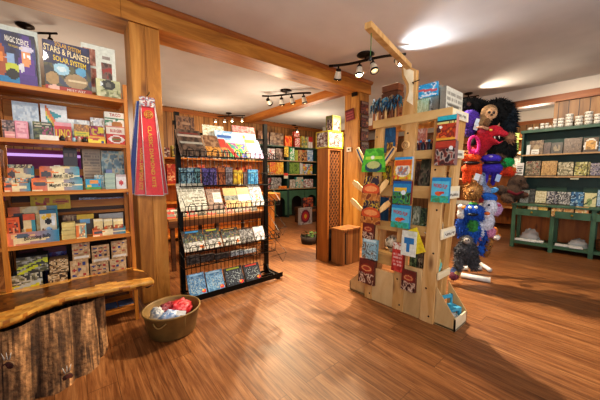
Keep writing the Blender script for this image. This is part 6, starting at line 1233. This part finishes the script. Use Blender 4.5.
# boxes by the cabinet
RYB = 5.45
o, w, h = card('game_box', 'grey box with a red and yellow roundel standing near the lattice cabinet', 'box', ('y', RYB), 300.5, 312, 0, 208, [('bg', '#b8b4b0'), ('n', 0, 0, 1, 1, ['#b8b4b0', '#d0ccc8', '#98948f'], 4), ('e', .42, .5, .38, .40, '#7a1c3c'), ('e', .42, .5, .27, .28, '#c8343c'), ('e', .42, .5, .12, .13, '#e8c03a')], d=.10, zb=.004, cell=.02)
cx_ = ony(306, 210, 5.75).x; ch_ = ony(306, 207, 5.75).z
dm = thing('toy_crate', 'dark crate standing behind the roundel box near the lattice cabinet', 'crate', (cx_, 5.75, 0))
MB().b2((-.24, -.12, 0), (.35, .2, ch_)).build('crate_body', 'dark_board', dm); MB().b2((-.24, -.122, ch_*.7), (.35, -.12, ch_*.85)).build('crate_slat', 'cabinet_wood', dm)
card('game_box', 'red and dark box on the crate behind the roundel box', 'box', ('y', 5.68), 303, 313, 0, 197.5, [('bg', '#3a3034'), ('n', 0, 0, 1, 1, ['#3a2c30', '#c04a2c', '#5a4a50', '#d87a4a'], 5)], d=.06, zb=ch_+.003, cell=.03)
gb = thing('planter', 'dark tub with green leaves on the floor by the lattice cabinet', 'planter', onz(309, 243))
MB('#33261c').lathe([(0, 0), (.14, 0), (.17, .14), (.15, .14), (.14, .02)], 20).build('planter_pot', 'printed_matte', gb)
m = MB()
for k in range(60):
    a = random.uniform(0, 6.28); r = random.uniform(.02, .16); z = random.uniform(.13, .22); c = random.choice(['#2c4a1c', '#3f6426', '#56782f'])
    p = Vector((r*math.cos(a), r*math.sin(a), z)); q = Vector((math.cos(a+1.2), math.sin(a+1.2), .4))*.03; s = Vector((-q.y, q.x, .01))*.6
    m.add([p-q, p+s, p+q, p-s], [(0, 1, 2, 3)], c)
m.build('leaves', 'printed_matte', gb)['kind'] = 'stuff'
# wooden pedestal
pd = thing('pedestal', 'orange wooden pedestal counter seen right of the wire rack', 'counter', (3.0, 4.65, 0))
a0, a1 = ony(258, 220, 4.5).x, ony(274.5, 220, 4.5).x; t0, t1 = ony(256, 197, 4.45).x, ony(280.5, 197, 4.45).x
zt = ony(270, 193.5, 4.45).z; zc = ony(270, 201.5, 4.45).z
MB().b2((a0-3, -.15, 0), (a1-3, .25, zc)).build('pedestal_base', 'counter_wood', pd); MB().b2((t0-3, -.2, zc), (t1-3, .3, zt)).build('pedestal_top', 'counter_wood', pd, bevel=.006)
# card table behind the rack
tt = thing('card_table', 'dark legged table of sorted cards seen through the wire rack', 'table', (1.7, 4.25, 0))
MB().b2((-.75, -.4, .69), (.78, .4, .72)).build('table_top', 'crate_wood', tt)
for x in (-.72, -.1, .70):
    for y in (-.37, .33): MB().b2((x, y, 0), (x+.05, y+.05, .69)).build('leg', 'dark_board', tt)
MB().b2((-.75, -.4, .60), (.78, -.37, .69)).build('apron', 'dark_board', tt)
pal = [('#d8d2c0', '#3a3a3a'), ('#c83a30', '#a82a24'), ('#e0dccc', '#6a6a60'), ('#d0c8b0', '#2c2c30')]
for r in range(3):
    for k in range(10):
        x = 1.0+.145*k; c = ('#cf3a30', '#e2ddd0', '#3a3832', '#c8c0a8')[(k*2+r*3+(k > 3 and r == 2)*1) % 4]
        if r == 2 and k > 2: c = '#c8382e' if k % 3 else '#e0d8c8'
        o = box_card(.125, .11, .01, [('bg', c), ('t', .1, .2, .9, .85, '#8a8478', 3)], '#cfc8b4', cell=.03).build('greeting_card', 'printed_card', None, (x, 3.95+.24*r, .722), (-.85, 0, 0)); tag(o, 'small '+{'#cf3a30': 'red', '#c8382e': 'red'}.get(c, 'pale' if c in ('#e2ddd0', '#c8c0a8', '#e0d8c8') else 'dark')+' card, '+('front', 'middle', 'rear')[r]+' row of the card table, '+('far left', 'second', 'third', 'fourth', 'fifth', 'sixth', 'seventh', 'eighth', 'ninth', 'far right')[k], 'card', 'cards on the table behind the rack')
# orange stock case behind
ob_ = thing('stock_case', 'low wooden case of red and orange boxes at the back seen over the wire rack', 'case', (2.4, 5.75, 0))
for z in (.1, .78, 1.14): MB().b2((-1.4, -.1, z-.03), (1.25, .3, z)).build('shelf_board', 'counter_wood', ob_)
for x in (-1.4, 1.22): MB().b2((x, -.1, 0), (x+.03, .3, 1.62)).build('side_panel', 'counter_wood', ob_)
MB().b2((-1.37, .28, 0), (1.22, .3, 1.62)).build('back_panel', 'counter_wood', ob_)
MB().b2((-1.4, -.1, 1.62), (1.25, .3, 1.65)).build('top_board', 'counter_wood', ob_)
for k in range(13):
    x = 1.12+.19*k; c = ['#c8442c', '#d8602c', '#b8382a', '#e0803a', '#c0502c'][k % 5]
    o = box_card(.165, .30+.04*(k % 3), .15, [('bg', c), ('n', 0, 0, 1, 1, [c, '#e8a06a', '#a83024', c], 4), ('t', .1, .1, .9, .4, '#f0d0a8', 3)], c, cell=.03).build('game_box', 'printed_card', None, (x, 5.72, 1.142)); tag(o, ('red', 'orange', 'dark red', 'light orange', 'brick red')[k % 5]+' box in the upper row of the low case behind the rack, '+('far left', 'second', 'third', 'fourth', 'fifth', 'sixth', 'seventh', 'eighth', 'ninth', 'tenth', 'eleventh', 'twelfth', 'far right')[k], 'box', 'boxes in the low case')
for k in range(9):
    x = 1.1+.27*k; c = ['#2c8a8a', '#8a3a3a', '#c8b84a', '#3a5a8a', '#b85a3a', '#d8d0c0'][k % 6]
    o = box_card(.22, .13+.05*(k % 3), .14, [('bg', c), ('n', 0, 0, 1, 1, [c, '#d8d0c0', c, '#4a4a48'], 4)], c, cell=.03).build('game_box', 'printed_card', None, (x, 5.72, 1.652)); tag(o, ('teal', 'dark red', 'yellow', 'blue', 'rust', 'cream')[k % 6]+' box on top of the low case behind the rack, '+('far left', 'second', 'third', 'fourth', 'fifth', 'sixth', 'seventh', 'eighth', 'far right')[k], 'box', 'boxes on the low case')

# ------------------------------------------------------------------ track lights
def track(label, a, b, canopy, heads, z=CEIL, wav=.035, on=(), cool=(), aim=None, n=4, scale=1.0):
    a = onz(*a, z-.08) if not isinstance(a, Vector) else a; b = onz(*b, z-.08) if not isinstance(b, Vector) else b
    c = a.lerp(b, .5); d = (b-a); L = d.length; d.normalize(); nrm = Vector((-d.y, d.x, 0))
    t = thing('track_light', label, 'light', (c.x, c.y, z))
    ang = math.atan2(d.y, d.x); t.rotation_euler = (0, 0, ang)
    MB().lathe([(0, 0), (.075*scale, 0), (.08*scale, -.012), (.05*scale, -.03), (.012, -.034), (.012, -.08), (0, -.08)], 20).build('canopy', 'bronze', t)
    pts = [Vector((-L/2+L*k/16, wav*math.sin(k/16*6.28), -.08)) for k in range(17)]
    MB().tube(pts, .012*scale, 8).build('track_bar', 'bronze', t)
    out = []
    for i, f in enumerate(heads):
        x = -L/2+L*f; y = wav*math.sin(f*6.28); dirv = Vector(aim[i]).normalized() if aim else Vector((0, -.3, -1)).normalized()
        R = dirv.to_track_quat('Z', 'Y').to_matrix(); p = Vector((x, y, -.16))
        m = MB(); m.tube([(x, y, -.08), p], .008*scale, 6); m.lathe([(0, -.03), (.022*scale, -.03), (.026*scale, 0), (0, .002)], 12, None, p, rot=R); hd = m.build('lamp_arm', 'bronze', t)
        m = MB(); m.lathe([(.026*scale, 0), (.034*scale, .05*scale), (.036*scale, .075*scale), (.031*scale, .075*scale), (.026*scale, .01)], 14, None, p, rot=R); m.build('lamp_shade', 'lamp_shade', hd)
        m = MB(); m.lathe([(.037*scale, .062*scale), (.040*scale, .078*scale), (.031*scale, .078*scale)], 14, None, p, rot=R); m.build('rim_ring', 'bronze', hd)
        m = MB(); m.lathe([(.03*scale, .06*scale), (.018*scale, .075*scale), (0, .09*scale)], 12, None, p, rot=R); m.build('bulb', 'bulb_cool' if i in cool else ('bulb_warm' if i in on else 'bulb_dim'), hd)
        out.append((t.matrix_basis @ (p+dirv*.1) if False else None, x, y, dirv))
    return t
track('bronze four-head track light nearest the camera above the middle post, one cool white bulb', (329, 66), (406, 54), None, (.13, .42, .60, .90), scale=1.5, on=(0, 1), cool=(3,), aim=[(-.3, .6, -1), (0, -.2, -1), (.3, -.4, -1), (.6, -.7, -.5)])
track('bronze four-head track light beyond the beam before the ceiling cross beam', (262, 96), (311, 93), None, (.12, .40, .62, .86), scale=1.4, on=(0,), aim=[(.2, 1, -.5), (0, .4, -1), (.2, .3, -1), (.2, .2, -1)])
track('bronze four-head track light at the far end above the wire rack', (213, 116.5), (245, 115.5), None, (.08, .36, .62, .92), on=(0, 1, 2, 3))
track('small bronze two-head ceiling light above the far green bookcase', (290, 127.5), (298, 127.5), None, (.1, .9), on=(0, 1), wav=0)
track('dark track light bar on the ceiling above the white gorilla side of the puppet stand', (459, 100), (482, 95), None, (.1, .9), on=(), wav=0) if False else None
tl = track('dark ceiling track light half hidden above the black gorilla puppet', (458, 99), (479, 95.5), None, (.15, .85), on=(1,), wav=0)
track('dark track light seen above the top shelf of the left shelf unit', (-6, 32), (57, 33.5), None, (.12, .5, .88), on=(), wav=0)

def lamp(kind, name, loc, energy, col, size=.1, aim=None, spot=None, blend=.6):
    l = bpy.data.lights.new(name, kind); l.energy = energy; l.color = col
    o = bpy.data.objects.new(name, l); COL.objects.link(o); o.location = loc
    if kind == 'AREA': l.size = size
    else: l.shadow_soft_size = size
    if kind == 'SPOT': l.spot_size = spot; l.spot_blend = blend
    if aim is not None: o.rotation_euler = (Vector(aim)-Vector(loc)).to_track_quat('-Z', 'Y').to_euler()
    return o
WARM = (1, .76, .48); WARM2 = (1, .86, .68); COOL = (.78, .89, 1)
# near track: key lights that throw the shadows of the stand and the post toward the camera
lamp('SPOT', 'track_and_fill_lamp', (3.52, 2.12, 2.72), 520, WARM2, .035, (2.0, 1.5, 0), 2.3)
lamp('SPOT', 'track_and_fill_lamp', (3.3, 2.5, 2.72), 120, WARM, .035, (1.9, 2.3, 0), 2.0)
lamp('SPOT', 'track_and_fill_lamp', (2.75, 2.45, 2.72), 120, WARM, .035, (.9, 1.9, .9), 1.9)
lamp('SPOT', 'ceiling_wash_lamp', (3.52, 2.12, 2.72), 75, COOL, .05, (3.15, 1.05, 2.99), 1.7, 1)
lamp('SPOT', 'ceiling_wash_lamp', (6.05, 2.05, 2.74), 60, WARM2, .05, (5.9, .9, 2.99), 1.7, 1)
# back room: track spot, then unseen points added to even out the ceiling light
lamp('SPOT', 'track_and_fill_lamp', (3.2, 4.5, 2.7), 330, WARM, .04, (1.7, 3.2, 0), 2.3)
lamp('POINT', 'track_and_fill_lamp', (3.1, 4.6, 2.1), 38, WARM2, .3)
lamp('POINT', 'track_and_fill_lamp', (2.6, 6.2, 2.1), 38, WARM2, .3)
lamp('POINT', 'track_and_fill_lamp', (5.2, 5.6, 2.2), 42, WARM2, .3)
lamp('POINT', 'track_and_fill_lamp', (.0, 4.9, 1.9), 38, WARM2, .4)
# right side: lamps over hutch and far wall, without modelled fixtures
lamp('SPOT', 'track_and_fill_lamp', (5.0, 1.0, 2.85), 135, WARM2, .06, (6.5, .5, 1.1), 2.0)
lamp('POINT', 'track_and_fill_lamp', (7.6, 1.4, 2.2), 60, WARM2, .2)
# camera side: unseen fill added, area light bounced off ceiling, spots on displays
lamp('AREA', 'ceiling_fill_light', (.2, -1.2, 1.7), 92, (.97, .98, 1), 2.6, (1.4, -.4, 3.0))
lamp('SPOT', 'track_and_fill_lamp', (-.2, .7, 2.85), 75, WARM2, .05, (.0, 2.95, 1.6), 1.25)
lamp('SPOT', 'track_and_fill_lamp', (1.2, 2.2, 2.8), 60, WARM2, .05, (3.0, 2.7, .4), 1.2)
lamp('SPOT', 'track_and_fill_lamp', (2.2, -.6, 2.85), 70, WARM2, .08, (2.7, 1.3, 1.1), 1.6)

w = bpy.data.worlds.new('shop_world'); SC.world = w; w.use_nodes = True
bg = w.node_tree.nodes['Background']; bg.inputs[0].default_value = (.82, .86, 1, 1); bg.inputs[1].default_value = .5
SC.view_settings.view_transform = 'Standard'; SC.view_settings.look = 'Medium High Contrast'; SC.view_settings.exposure = 0
